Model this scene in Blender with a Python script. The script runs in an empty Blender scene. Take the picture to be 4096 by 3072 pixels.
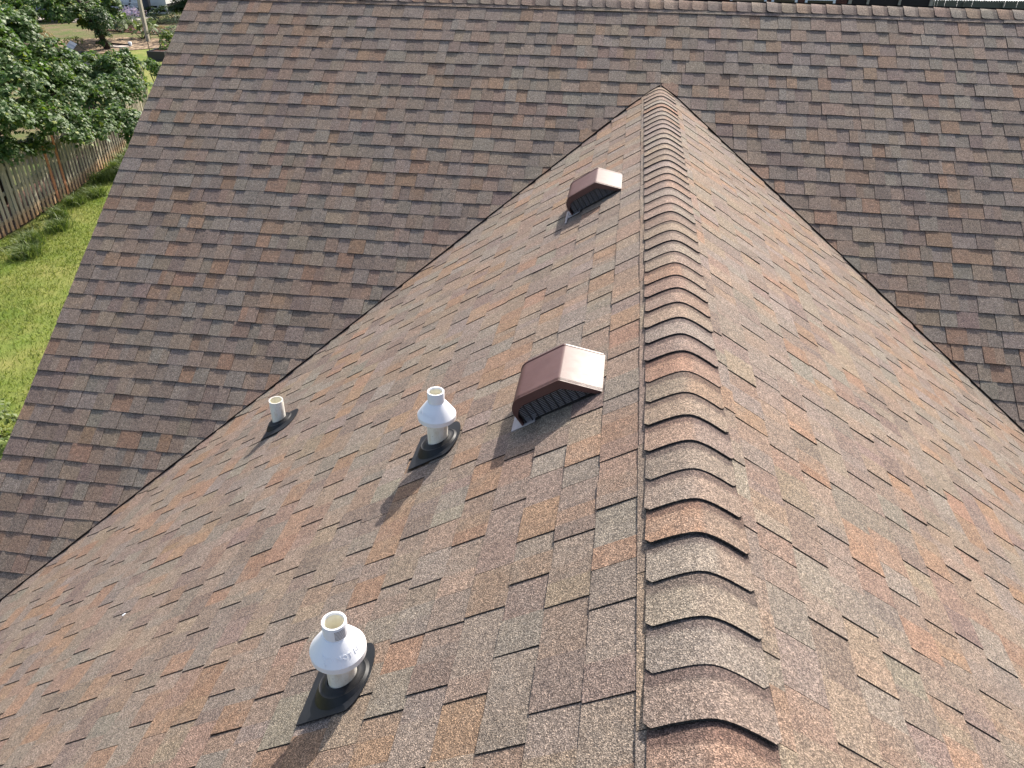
import bpy, bmesh, math, random
import numpy as np
from mathutils import Vector, Matrix

# ------------------------------------------------------------------ camera, sky, sun, exposure
scene = bpy.context.scene
COL = scene.collection
FOCAL_PX, YAW, PITCH, ROLL = 3095.96, -0.13596, 0.55883, 0.01349
CAM = Vector((-0.2913, -7.4366, 1.4002))
fw = Vector((math.sin(YAW) * math.cos(PITCH), math.cos(YAW) * math.cos(PITCH), -math.sin(PITCH)))
rt = Vector((math.cos(YAW), -math.sin(YAW), 0))
up = rt.cross(fw)
r2 = rt * math.cos(ROLL) + up * math.sin(ROLL)
u2 = -rt * math.sin(ROLL) + up * math.cos(ROLL)
cd = bpy.data.cameras.new('camera')
cd.sensor_fit = 'HORIZONTAL'
cd.sensor_width = 36.0
cd.lens = 36.0 * FOCAL_PX / 4096.0
cd.clip_start = 0.05
cd.clip_end = 2000
cam = bpy.data.objects.new('camera', cd)
COL.objects.link(cam)
cam.matrix_world = Matrix(((r2.x, u2.x, -fw.x, CAM.x), (r2.y, u2.y, -fw.y, CAM.y), (r2.z, u2.z, -fw.z, CAM.z), (0, 0, 0, 1)))
scene.camera = cam

SUN_EL, SUN_AZ = math.radians(41.6), math.radians(17.5)      # azimuth measured from +Y towards +X
sundir = Vector((math.sin(SUN_AZ) * math.cos(SUN_EL), math.cos(SUN_AZ) * math.cos(SUN_EL), math.sin(SUN_EL)))
world = bpy.data.worlds.new('World')
scene.world = world
world.use_nodes = True
wn = world.node_tree.nodes
sky = wn.new('ShaderNodeTexSky')
sky.sky_type = 'NISHITA'
sky.sun_disc = False
sky.sun_elevation = SUN_EL
sky.sun_rotation = SUN_AZ
sky.dust_density = 3.5            # a bright, slightly hazy summer sky
sky.ozone_density = 0.4
wn['Background'].inputs['Strength'].default_value = 0.14
world.node_tree.links.new(sky.outputs[0], wn['Background'].inputs['Color'])
sl = bpy.data.lights.new('sun', 'SUN')
sl.energy = 4.2
sl.angle = math.radians(0.53)
sl.color = (1.0, 0.95, 0.87)
sun = bpy.data.objects.new('sun', sl)
COL.objects.link(sun)
sun.rotation_euler = sundir.to_track_quat('Z', 'Y').to_euler()
sun.location = (10, 30, 30)
vs = scene.view_settings
vs.view_transform = 'Standard'
vs.look = 'None'
vs.gamma = 1
vs.use_curve_mapping = False
vs.exposure = 0.96

rng = random.Random(11)
nrng = np.random.default_rng(5)
GROUND = -5.4

# ------------------------------------------------------------------ helpers
def tag(o, label=None, cat=None, group=None, kind=None):
    if label: o['label'] = label
    if cat: o['category'] = cat
    if group: o['group'] = group
    if kind: o['kind'] = kind
    return o

def empty(name, loc=(0, 0, 0), rz=0.0):
    o = bpy.data.objects.new(name, None)
    COL.objects.link(o)
    o.location = loc
    o.rotation_euler = (0, 0, rz)
    o.empty_display_size = 0.2
    return o

def link_mesh(name, me, mat=None, parent=None, loc=None):
    o = bpy.data.objects.new(name, me)
    COL.objects.link(o)
    if mat and not me.materials: me.materials.append(mat)
    if parent: o.parent = parent
    if loc is not None: o.location = loc
    return o

class MB:
    """collects simple shapes and links them as one mesh"""
    def __init__(s): s.v, s.f, s.sm = [], [], []
    def add(s, vs_, fs, smooth=False):
        b = len(s.v)
        s.v += [tuple(v) for v in vs_]
        s.f += [tuple(b + i for i in f) for f in fs]
        s.sm += [smooth] * len(fs)
    def box(s, x0, x1, y0, y1, z0, z1):
        s.add([(x0, y0, z0), (x1, y0, z0), (x1, y1, z0), (x0, y1, z0), (x0, y0, z1), (x1, y0, z1), (x1, y1, z1), (x0, y1, z1)],
              [(0, 3, 2, 1), (4, 5, 6, 7), (0, 1, 5, 4), (1, 2, 6, 5), (2, 3, 7, 6), (3, 0, 4, 7)])
    def bar(s, a, b, w, h=None):
        a, b = Vector(a), Vector(b)
        h = h or w
        t = (b - a).normalized()
        q = t.cross(Vector((0, 0, 1)))
        if q.length < 1e-4: q = Vector((1, 0, 0))
        q.normalize()
        k = q.cross(t)
        vs_ = []
        for e in (a, b):
            for (i, j) in ((-1, -1), (1, -1), (1, 1), (-1, 1)):
                vs_.append(e + q * i * w / 2 + k * j * h / 2)
        s.add(vs_, [(0, 1, 2, 3), (7, 6, 5, 4), (0, 4, 5, 1), (1, 5, 6, 2), (2, 6, 7, 3), (3, 7, 4, 0)])
    def tube(s, pts, radii, n=8, cap=True, smooth=True):
        pts = [Vector(p) for p in pts]
        rings = []
        for i, p in enumerate(pts):
            t = (pts[min(i + 1, len(pts) - 1)] - pts[max(i - 1, 0)]).normalized()
            q = t.cross(Vector((0.13, 0.21, 1)))
            if q.length < 1e-3: q = Vector((1, 0, 0))
            q.normalize()
            k = q.cross(t)
            rings.append([p + (q * math.cos(a) + k * math.sin(a)) * radii[i] for a in [2 * math.pi * j / n for j in range(n)]])
        vs_ = [v for r in rings for v in r]
        fs = []
        for i in range(len(rings) - 1):
            for j in range(n):
                fs.append((i * n + j, i * n + (j + 1) % n, (i + 1) * n + (j + 1) % n, (i + 1) * n + j))
        s.add(vs_, fs, smooth)
        if cap:
            b = len(s.v) - len(vs_)
            s.f.append(tuple(b + j for j in range(n))[::-1]); s.sm.append(False)
            s.f.append(tuple(b + (len(rings) - 1) * n + j for j in range(n))); s.sm.append(False)
    def lathe(s, prof, n=40, smooth=True, c=(0, 0, 0)):
        vs_ = []
        for (r, z) in prof:
            for j in range(n):
                a = 2 * math.pi * j / n
                vs_.append((c[0] + r * math.cos(a), c[1] + r * math.sin(a), c[2] + z))
        fs = []
        for i in range(len(prof) - 1):
            for j in range(n):
                fs.append((i * n + j, i * n + (j + 1) % n, (i + 1) * n + (j + 1) % n, (i + 1) * n + j))
        s.add(vs_, fs, smooth)
    def build(s, name, mat, parent=None, loc=None, sharp=None):
        me = bpy.data.meshes.new(name)
        me.from_pydata(s.v, [], s.f)
        me.polygons.foreach_set('use_smooth', s.sm)
        me.update()
        if sharp is not None:
            bm = bmesh.new(); bm.from_mesh(me)
            bmesh.ops.recalc_face_normals(bm, faces=bm.faces)
            for e in bm.edges:
                if len(e.link_faces) == 2 and e.calc_face_angle(0) > math.radians(sharp): e.smooth = False
            bm.to_mesh(me); bm.free()
        return link_mesh(name, me, mat, parent, loc)

def smooth_noise(seed):
    """cheap smooth 2-D noise made of a few sine waves"""
    r = random.Random(seed)
    ws = [(r.uniform(2.5, 7.5) * r.choice((-1, 1)), r.uniform(2.5, 7.5) * r.choice((-1, 1)), r.uniform(0, 6.28)) for _ in range(6)]
    return lambda x, y: sum(math.sin(a * x + b * y + c) for a, b, c in ws) / 6.0

# ------------------------------------------------------------------ materials
def newmat(name, rough=0.8, color=(0.5, 0.5, 0.5), spec=0.3):
    m = bpy.data.materials.new(name)
    m.use_nodes = True
    b = m.node_tree.nodes['Principled BSDF']
    b.inputs['Base Color'].default_value = (*color, 1)
    b.inputs['Roughness'].default_value = rough
    b.inputs['Specular IOR Level'].default_value = spec
    return m, m.node_tree.nodes, m.node_tree.links, b

def mix_rgb(n, l, kind, fac, a, b):
    x = n.new('ShaderNodeMix'); x.data_type = 'RGBA'; x.blend_type = kind
    for key, val in ((0, fac), (6, a), (7, b)):
        if hasattr(val, 'links') or hasattr(val, 'is_linked'): l.new(val, x.inputs[key])
        elif isinstance(val, (tuple, list)): x.inputs[key].default_value = (*val[:3], 1)
        else: x.inputs[key].default_value = val
    return x.outputs[2]

def mapr(n, l, src, a, b, c, d):
    x = n.new('ShaderNodeMapRange'); l.new(src, x.inputs[0])
    for i, v in enumerate((a, b, c, d)): x.inputs[1 + i].default_value = v
    return x.outputs[0]

def noise(n, l, scale, detail=2, rough=0.5, coord=None):
    x = n.new('ShaderNodeTexNoise')
    x.inputs['Scale'].default_value = scale
    x.inputs['Detail'].default_value = detail
    x.inputs['Roughness'].default_value = rough
    if coord is not None: l.new(coord, x.inputs['Vector'])
    return x.outputs['Fac']

def noisy(name, c1, c2, scale, rough=0.8, spec=0.3, bump=0.0, detail=3, bscale=None, lo=0.3, hi=0.7, stretch=None):
    m, n, l, b = newmat(name, rough, c1, spec)
    tc = n.new('ShaderNodeTexCoord').outputs['Object']
    if stretch:
        mp = n.new('ShaderNodeMapping'); mp.inputs['Scale'].default_value = stretch
        l.new(tc, mp.inputs['Vector']); tc = mp.outputs[0]
    f = mapr(n, l, noise(n, l, scale, detail, 0.6, tc), lo, hi, 0, 1)
    l.new(mix_rgb(n, l, 'MIX', f, c1, c2), b.inputs['Base Color'])
    if bump:
        bp = n.new('ShaderNodeBump'); bp.inputs['Strength'].default_value = bump; bp.inputs['Distance'].default_value = 0.01
        l.new(noise(n, l, bscale or scale * 3, 3, 0.6, tc), bp.inputs['Height'])
        l.new(bp.outputs[0], b.inputs['Normal'])
    return m

def shingle_material():
    """ceramic granules in several colours over the tint of each piece; the ridge caps also carry the factory's band
    of dark granules along the top of their exposed part"""
    m, n, l, b = newmat('asphalt_shingle', 0.9, (0.15, 0.13, 0.11), 0.25)
    geo = n.new('ShaderNodeNewGeometry').outputs['Position']
    at = n.new('ShaderNodeAttribute'); at.attribute_name = 'tint'
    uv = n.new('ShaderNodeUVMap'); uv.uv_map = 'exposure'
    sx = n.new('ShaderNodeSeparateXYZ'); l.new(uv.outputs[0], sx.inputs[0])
    vo = n.new('ShaderNodeTexVoronoi'); vo.inputs['Scale'].default_value = 330; l.new(geo, vo.inputs['Vector'])
    sc = n.new('ShaderNodeSeparateColor'); l.new(vo.outputs['Color'], sc.inputs[0])
    ramp = n.new('ShaderNodeValToRGB')
    e = ramp.color_ramp.elements
    e[0].position, e[0].color = 0.0, (0.30, 0.28, 0.29, 1)
    e[1].position, e[1].color = 1.0, (2.2, 2.15, 2.1, 1)
    for pos, v in ((0.3, 0.55), (0.62, 1.0), (0.86, 1.5)):
        k = e.new(pos); k.color = (v, v, v, 1)
    l.new(sc.outputs[0], ramp.inputs[0])
    col = mix_rgb(n, l, 'MULTIPLY', 0.82, at.outputs['Color'], ramp.outputs[0])
    # larger clusters of granules: colour drops that fade into each other
    n2 = noise(n, l, 45, 3, 0.65, geo)
    col = mix_rgb(n, l, 'MULTIPLY', 1.0, col, mix_rgb(n, l, 'MIX', mapr(n, l, n2, 0.3, 0.7, 0, 1), (0.80, 0.80, 0.82), (1.2, 1.18, 1.15)))
    n3 = noise(n, l, 9, 3, 0.6, geo)
    col = mix_rgb(n, l, 'MIX', mapr(n, l, n3, 0.5, 0.85, 0, 0.35), col, mix_rgb(n, l, 'MULTIPLY', 1.0, (0.182, 0.168, 0.146), ramp.outputs[0]))
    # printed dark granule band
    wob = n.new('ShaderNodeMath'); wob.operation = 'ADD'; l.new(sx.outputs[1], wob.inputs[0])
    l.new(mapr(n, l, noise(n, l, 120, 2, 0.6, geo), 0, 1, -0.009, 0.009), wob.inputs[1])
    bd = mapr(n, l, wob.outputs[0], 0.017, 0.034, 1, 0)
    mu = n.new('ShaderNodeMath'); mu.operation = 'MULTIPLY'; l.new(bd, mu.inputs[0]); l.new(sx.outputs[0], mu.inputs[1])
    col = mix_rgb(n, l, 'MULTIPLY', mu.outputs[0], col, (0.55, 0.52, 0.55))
    l.new(col, b.inputs['Base Color'])
    bp = n.new('ShaderNodeBump'); bp.inputs['Strength'].default_value = 0.55; bp.inputs['Distance'].default_value = 0.003
    l.new(vo.outputs['Distance'], bp.inputs['Height'])
    l.new(bp.outputs[0], b.inputs['Normal'])
    return m

M = {}
M['shingle'] = shingle_material()
M['deck'] = noisy('roof_underlayment', (0.012, 0.012, 0.013), (0.02, 0.02, 0.02), 20, 0.95)
M['white_pvc'] = noisy('white_plastic', (0.80, 0.81, 0.83), (0.74, 0.75, 0.77), 6, 0.35, 0.5)
def pipe_mat():
    m, n, l, b = newmat('weathered_pipe', 0.45, (0.74, 0.72, 0.66), 0.45)
    tc = n.new('ShaderNodeTexCoord').outputs['Object']
    mp = n.new('ShaderNodeMapping'); mp.inputs['Scale'].default_value = (14, 14, 5); l.new(tc, mp.inputs[0])
    f = mapr(n, l, noise(n, l, 1.6, 5, 0.7, mp.outputs[0]), 0.47, 0.72, 0, 0.75)
    c = mix_rgb(n, l, 'MIX', f, (0.76, 0.735, 0.67), (0.52, 0.42, 0.27))
    g = mapr(n, l, noise(n, l, 110, 3, 0.7, tc), 0.62, 0.72, 0, 0.8)
    c = mix_rgb(n, l, 'MIX', g, c, (0.2, 0.17, 0.13))
    l.new(c, b.inputs['Base Color'])
    return m
M['pipe'] = pipe_mat()
M['pipe_in'] = noisy('pipe_bore', (0.74, 0.71, 0.58), (0.62, 0.58, 0.46), 18, 0.5)
M['boot'] = noisy('black_rubber', (0.007, 0.007, 0.008), (0.014, 0.014, 0.016), 30, 0.5, 0.3)
M['flash'] = noisy('black_painted_flashing', (0.011, 0.012, 0.015), (0.019, 0.020, 0.024), 12, 0.55, 0.3)
def vent_paint():
    m, n, l, b = newmat('brown_textured_enamel', 0.34, (0.085, 0.036, 0.030), 0.42)
    tc = n.new('ShaderNodeTexCoord').outputs['Object']
    bp = n.new('ShaderNodeBump'); bp.inputs['Strength'].default_value = 0.12; bp.inputs['Distance'].default_value = 0.002
    l.new(noise(n, l, 230, 2, 0.5, tc), bp.inputs['Height']); l.new(bp.outputs[0], b.inputs['Normal'])
    f = mapr(n, l, noise(n, l, 25, 3, 0.6, tc), 0.3, 0.7, 0.43, 0.50); l.new(f, b.inputs['Roughness'])
    l.new(mix_rgb(n, l, 'MIX', mapr(n, l, noise(n, l, 9, 3, 0.6, tc), 0.3, 0.75, 0, 1), (0.080, 0.034, 0.029), (0.11, 0.052, 0.045)), b.inputs['Base Color'])
    return m
M['vent'] = vent_paint()
M['grille'] = noisy('dark_grille_plastic', (0.016, 0.013, 0.013), (0.03, 0.024, 0.024), 30, 0.4, 0.5)
M['bars'] = newmat('grey_plastic_bars', 0.4, (0.24, 0.22, 0.23), 0.5)[0]
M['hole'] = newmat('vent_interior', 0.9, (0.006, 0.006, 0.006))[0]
M['galv'] = noisy('bare_metal_flange', (0.42, 0.38, 0.37), (0.33, 0.28, 0.27), 30, 0.45, 0.5)
M['steel'] = newmat('nail_steel', 0.4, (0.25, 0.25, 0.26), 0.5)[0]

# ------------------------------------------------------------------ HOUSE
T1, T2 = 0.68184, 0.65548                     # roof pitches (about 8 in 12)
C1 = 1 / math.hypot(1, T1); S1 = T1 * C1
C2 = 1 / math.hypot(1, T2); S2 = T2 * C2
EXPO = 0.143
RAKE_X = -4.784
RIDGE_Y = 0.905
house = empty('house', (0, 0, GROUND))
tag(house, 'house under a brown blended asphalt shingle roof with a cross wing', 'house')
HOFF = Vector((0, 0, -GROUND))                # the parts are written in world coordinates

class Slope:
    def __init__(s, a, d, n): s.a, s.d, s.n = Vector(a), Vector(d), Vector(n)
    def pt(s, t, u, h): return s.a * t + s.d * u + s.n * h
SL1 = Slope((1, 0, 0), (0, -C1, -S1), (0, -S1, C1))
SL2 = Slope((0, 1, 0), (-C2, 0, -S2), (-S2, 0, C2))
SL3 = Slope((0, 1, 0), (C2, 0, -S2), (S2, 0, C2))

def house_part(name, mat, mb):
    mb.v = [tuple(Vector(v) + HOFF) for v in mb.v]
    return mb.build(name, mat, house)

def deck(name, sl, t0, t1, u0, u1, nt=2):
    mb = MB()
    mb.add([sl.pt(t0, u0, -0.006), sl.pt(t1, u0, -0.006), sl.pt(t1, u1, -0.006), sl.pt(t0, u1, -0.006),
            sl.pt(t0, u0, -0.05), sl.pt(t1, u0, -0.05), sl.pt(t1, u1, -0.05), sl.pt(t0, u1, -0.05)],
           [(0, 1, 2, 3), (7, 6, 5, 4), (0, 4, 5, 1), (1, 5, 6, 2), (2, 6, 7, 3), (3, 7, 4, 0)])
    return house_part(name, M['deck'], mb)
main_slope = deck('main_roof', SL1, RAKE_X + 0.02, 7.0, -1.09, 5.5)
wing_slope = deck('wing_roof', SL2, -10.2, -0.1, 0.09, 5.65)
wing_slope2 = deck('wing_roof', SL3, -10.2, -0.1, 0.09, 5.65)
# unseen back slope and walls carry the roof
mb = MB()
ry, rz = RIDGE_Y, RIDGE_Y * T1
mb.add([(RAKE_X + 0.02, ry, rz), (7, ry, rz), (7, ry + 5.2, rz - 5.2 * T1), (RAKE_X + 0.02, ry + 5.2, rz - 5.2 * T1)], [(0, 1, 2, 3)])
house_part('back_roof', M['deck'], mb)
M['siding'] = noisy('pale_siding', (0.55, 0.53, 0.48), (0.5, 0.48, 0.44), 3, 0.7)
mb = MB()
ez = -5.0 * S1
wx = RAKE_X + 0.16
mb.add([(wx, -4.0, GROUND), (wx, 5.9, GROUND), (wx, 5.9, ez), (wx, ry, rz - 0.12), (wx, -4.0, ez)], [(0, 1, 2, 3, 4)])
mb.add([(wx, -4.0, GROUND), (7, -4.0, GROUND), (7, -4.0, ez), (wx, -4.0, ez)], [(0, 1, 2, 3)])
mb.add([(7, 5.9, GROUND), (wx, 5.9, GROUND), (wx, 5.9, ez), (7, 5.9, ez)], [(0, 1, 2, 3)])
mb.add([(-4.0, -10, GROUND), (-4.0, -4.0, GROUND), (-4.0, -4.0, -2.75), (-4.0, -10, -2.75)], [(0, 1, 2, 3)])
mb.add([(4.0, -10, GROUND), (4.0, -4.0, GROUND), (4.0, -4.0, -2.75), (4.0, -10, -2.75)], [(0, 1, 2, 3)])
mb.add([(-4.0, -10, GROUND), (4.0, -10, GROUND), (4.0, -10, -2.75), (0, -10, -0.12), (-4.0, -10, -2.75)], [(0, 1, 2, 3, 4)])
house_part('wall', M['siding'], mb)
M['trim'] = newmat('white_trim', 0.5, (0.7, 0.7, 0.69))[0]
mb = MB()
for (u0, u1) in ((-1.06, 5.05),):
    a, b_ = SL1.pt(RAKE_X + 0.035, u0, -0.055), SL1.pt(RAKE_X + 0.035, u1, -0.055)
    mb.add([a, b_, b_ + Vector((0, 0, -0.15)), a + Vector((0, 0, -0.15)), a + Vector((0.02, 0, 0)), b_ + Vector((0.02, 0, 0)),
            b_ + Vector((0.02, 0, -0.15)), a + Vector((0.02, 0, -0.15))],
           [(0, 1, 2, 3), (7, 6, 5, 4), (0, 4, 5, 1), (1, 5, 6, 2), (2, 6, 7, 3), (3, 7, 4, 0)])
house_part('rake_board', M['trim'], mb)

# ---- shingles
PALETTE = [((0.205, 0.165, 0.128), 5.0),    # tan
           ((0.225, 0.140, 0.088), 3.6),    # rust brown
           ((0.180, 0.155, 0.132), 5.0),    # taupe
           ((0.140, 0.112, 0.104), 4.2),    # dark plum brown
           ((0.172, 0.168, 0.150), 3.2),    # greenish grey
           ((0.165, 0.152, 0.142), 4.0),    # grey
           ((0.198, 0.140, 0.108), 3.0)]    # reddish tan
PW = [w for _, w in PALETTE]
MEAN = (0.190, 0.158, 0.128)
WARM = (1.05, 0.965, 0.915)
def pick(dark=0.0):
    c = rng.choices([c for c, _ in PALETTE], PW)[0]
    c = tuple(0.55 * x + 0.45 * y for x, y in zip(c, MEAN))
    k = rng.uniform(0.90, 1.10) * (1 - dark)
    return tuple(x * k * q * rng.uniform(0.97, 1.03) for x, q in zip(c, WARM))

PIECES = []      # dicts: verts, faces, colours per vertex, uv per vertex, band
class Piece:
    __slots__ = ('v', 'f', 'c', 'uv', 'ctr', 'slope', 'area')
    def __init__(s): s.v, s.f, s.c, s.uv, s.area = [], [], [], [], 0.0

ww1, ww2 = smooth_noise(1), smooth_noise(2)
wb = smooth_noise(3)
MV = T2 / (T1 * C1)                           # valley on the main slope: u = MV*|x|
QV = (T2 / T1) * C2                           # valley on a wing slope: y = -QV*u
BUMP_A, BUMP_D = 0.010, 0.15
def clip_halfplane(poly, fn):
    out = []
    for i in range(len(poly)):
        a, b = poly[i], poly[(i + 1) % len(poly)]
        fa, fb = fn(a), fn(b)
        if fa >= 0: out.append(a)
        if (fa >= 0) != (fb >= 0):
            k = fa / (fa - fb)
            out.append((a[0] + (b[0] - a[0]) * k, a[1] + (b[1] - a[1]) * k))
    return out

def cover_height(kind, butt, u, h_low, h_up, expo):
    return h_low + (h_up - h_low) * (butt - u) / expo

def make_piece(sl, polys, cols, hfun, butt, expo, band, base=-0.006):
    """polys: list of polygons (t,u) sharing edges; walls round the outline"""
    p = Piece()
    p.slope = sl
    index = {}
    def vid(t, u, col, tag_):
        key = (round(t, 5), round(u, 5), tag_)
        if key not in index:
            index[key] = len(p.v)
            p.v.append(sl.pt(t, u, hfun(t, u)))
            p.c.append(col)
            p.uv.append((band, u - (butt - expo)))
        return index[key]
    edges = {}
    for poly, col in zip(polys, cols):
        ids = [vid(t, u, col, col) for t, u in poly]
        p.f.append(ids)
        n = len(poly)
        for i in range(n):
            a, b = poly[i], poly[(i + 1) % n]
            ka, kb = (round(a[0], 5), round(a[1], 5)), (round(b[0], 5), round(b[1], 5))
            if (kb, ka) in edges: del edges[(kb, ka)]
            else: edges[(ka, kb)] = (a, b, col)
    for (a, b, col) in edges.values():
        if a[1] < butt - expo - 0.005 and b[1] < butt - expo - 0.005: continue      # the tucked upper edge
        i = len(p.v)
        ha, hb = hfun(*a), hfun(*b)
        p.v += [sl.pt(a[0], a[1], ha), sl.pt(b[0], b[1], hb), sl.pt(b[0], b[1], base), sl.pt(a[0], a[1], base)]
        p.c += [tuple(x * 0.35 for x in col)] * 4            # the cut edge of a shingle is bare black asphalt
        p.uv += [(0, 1)] * 4
        p.f.append([i + 1, i, i + 3, i + 2])
    p.ctr = sum(p.v, Vector()) / len(p.v)
    PIECES.append(p)
    return p

def course(sl, which, k, butt, t_lo, t_hi, expo=EXPO, strip=False, keep=None):
    """one course of laminated shingles: proud tabs alternate with the recessed under-layer"""
    t = t_lo + (0 if which == 1 else rng.uniform(-0.25, 0))
    tab = rng.random() < 0.5
    left = rng.uniform(0.3, 1.0)
    seed = rng.uniform(0, 100)
    while t < t_hi:
        if strip: w = rng.uniform(0.28, 0.62)
        else: w = rng.choice((rng.uniform(0.085, 0.15), rng.uniform(0.12, 0.2))) if tab else rng.uniform(0.085, 0.19)
        joint = False
        left -= w
        if left < 0.03:
            left += 1.0; joint = True
        t2_ = t + w
        if which == 1:
            t2_ = min(t2_, t_hi)
            if t < 0 < t2_ and butt > -0.1: t2_ = 0.0
            if w and t2_ - t < 0.012: t2_ = t + 0.012
        jog = rng.uniform(-0.0018, 0.0018) + (rng.uniform(-0.003, 0.003) if joint else 0)
        gap = 0.0016 if joint else 0.0008
        h_low = (0.0090 if tab or strip else 0.0062) + rng.uniform(-0.0008, 0.0010)
        h_up = 0.0045 if tab or strip else 0.0008
        if rng.random() < 0.05: h_low += 0.003
        def hf(tt, uu, h_low=h_low, h_up=h_up, tab=tab):
            h = h_low + (h_up - h_low) * (butt - uu) / expo + 0.0016 * ww1(tt * 0.9 + seed * 0, uu * 0.9)
            if which == 1:
                dist = (MV * abs(tt) - uu) / math.hypot(1, MV)
                if dist < 0.12: h += 0.010 * (1 - max(dist, 0) / 0.12)
            else:
                d = (-tt - QV * uu) / math.hypot(1, QV)
                if d < BUMP_D:
                    h += BUMP_A * (1 - d / BUMP_D) ** 2 if d > 0 else BUMP_A + (2 * BUMP_A / BUMP_D) * (-d)
            return h
        wobble = lambda tt: 0.0038 * wb(tt * 1.1 + k * 0.37, k * 2.1) + 0.002 * ww2(tt * 2.5, k * 1.3)
        ub0, ub1 = butt + wobble(t) + jog, butt + wobble(t2_) + jog
        ut = butt - expo - 0.02
        a, b = t + gap, t2_ - gap
        band = 0.0
        c0 = pick()
        twin = rng.random() < 0.45 and w > 0.12
        c1_ = pick() if twin else c0
        if twin: c1_ = tuple(0.45 * x + 0.55 * y for x, y in zip(c0, c1_))
        ok = True
        if which == 1:
            poly = [(a, ut), (a, ub0), (b, ub1), (b, ut)]
            off = 0.03 * math.hypot(1, MV)
            if t2_ <= 0 or t >= 0:
                sg = -1 if t2_ <= 0 else 1
                clipped = clip_halfplane(poly, lambda q: MV * sg * q[0] - off * min(1.0, sg * q[0] / 0.15) - q[1])
            else: clipped = poly
            if len(clipped) < 3: ok = False
            else:
                if len(clipped) != 4 or any(x != y for x, y in zip(clipped, poly)):
                    make_piece(sl, [clipped], [c0], hf, butt, expo, band, -0.02)
                else:
                    m = a + (b - a) * rng.uniform(0.35, 0.65)
                    um = ub0 + (ub1 - ub0) * (m - a) / (b - a)
                    if twin: make_piece(sl, [[(a, ut), (a, ub0), (m, um), (m, ut)], [(m, ut), (m, um), (b, ub1), (b, ut)]], [c0, c1_], hf, butt, expo, band)
                    else: make_piece(sl, [poly], [c0], hf, butt, expo, band)
        else:
            dist = [(-tt - QV * uu) / math.hypot(1, QV) for tt in (a, b) for uu in (ut, butt)]
            if max(dist) < -0.045: ok = False
            elif min(dist) < BUMP_D + 0.02:
                polys, cols = [], []
                nx, nu = max(2, int((b - a) / 0.035)), 5
                for i in range(nx):
                    for j in range(nu):
                        x0, x1 = a + (b - a) * i / nx, a + (b - a) * (i + 1) / nx
                        def uu(x, jj): 
                            bb = ub0 + (ub1 - ub0) * (x - a) / (b - a)
                            return ut + (bb - ut) * jj / nu
                        # wing shingles run up under the main roof and stop a little past the valley line
                        if (-(x0 + x1) / 2 - QV * uu((x0 + x1) / 2, j + 0.5)) / math.hypot(1, QV) < -0.05: continue
                        polys.append([(x0, uu(x0, j)), (x0, uu(x0, j + 1)), (x1, uu(x1, j + 1)), (x1, uu(x1, j))]); cols.append(c0)
                if polys: make_piece(sl, polys, cols, hf, butt, expo, band)
            else:
                if twin:
                    m = a + (b - a) * rng.uniform(0.35, 0.65)
                    um = ub0 + (ub1 - ub0) * (m - a) / (b - a)
                    make_piece(sl, [[(a, ut), (a, ub0), (m, um), (m, ut)], [(m, ut), (m, um), (b, ub1), (b, ut)]], [c0, c1_], hf, butt, expo, band)
                else:
                    make_piece(sl, [[(a, ut), (a, ub0), (b, ub1), (b, ut)]], [c0], hf, butt, expo, band)
        t = t2_
        tab = (not tab) if rng.random() < (0.93 if which == 1 else 0.82) else tab

D1 = 0.87882
for k in range(0, 45):
    course(SL1, 1, k, EXPO * k - D1 - (0.020 if k == 0 else 0), RAKE_X, 5.2, strip=(k == 0))
for k in range(0, 38):
    course(SL2, 2, k, 0.1825 + EXPO * k, -8.6, 0.2, expo=(0.10 if k == 0 else EXPO), strip=(k == 0))
for k in range(0, 26):
    course(SL3, 3, k, 0.2105 + EXPO * k, -8.6, 0.2, expo=(0.13 if k == 0 else EXPO))

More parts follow.
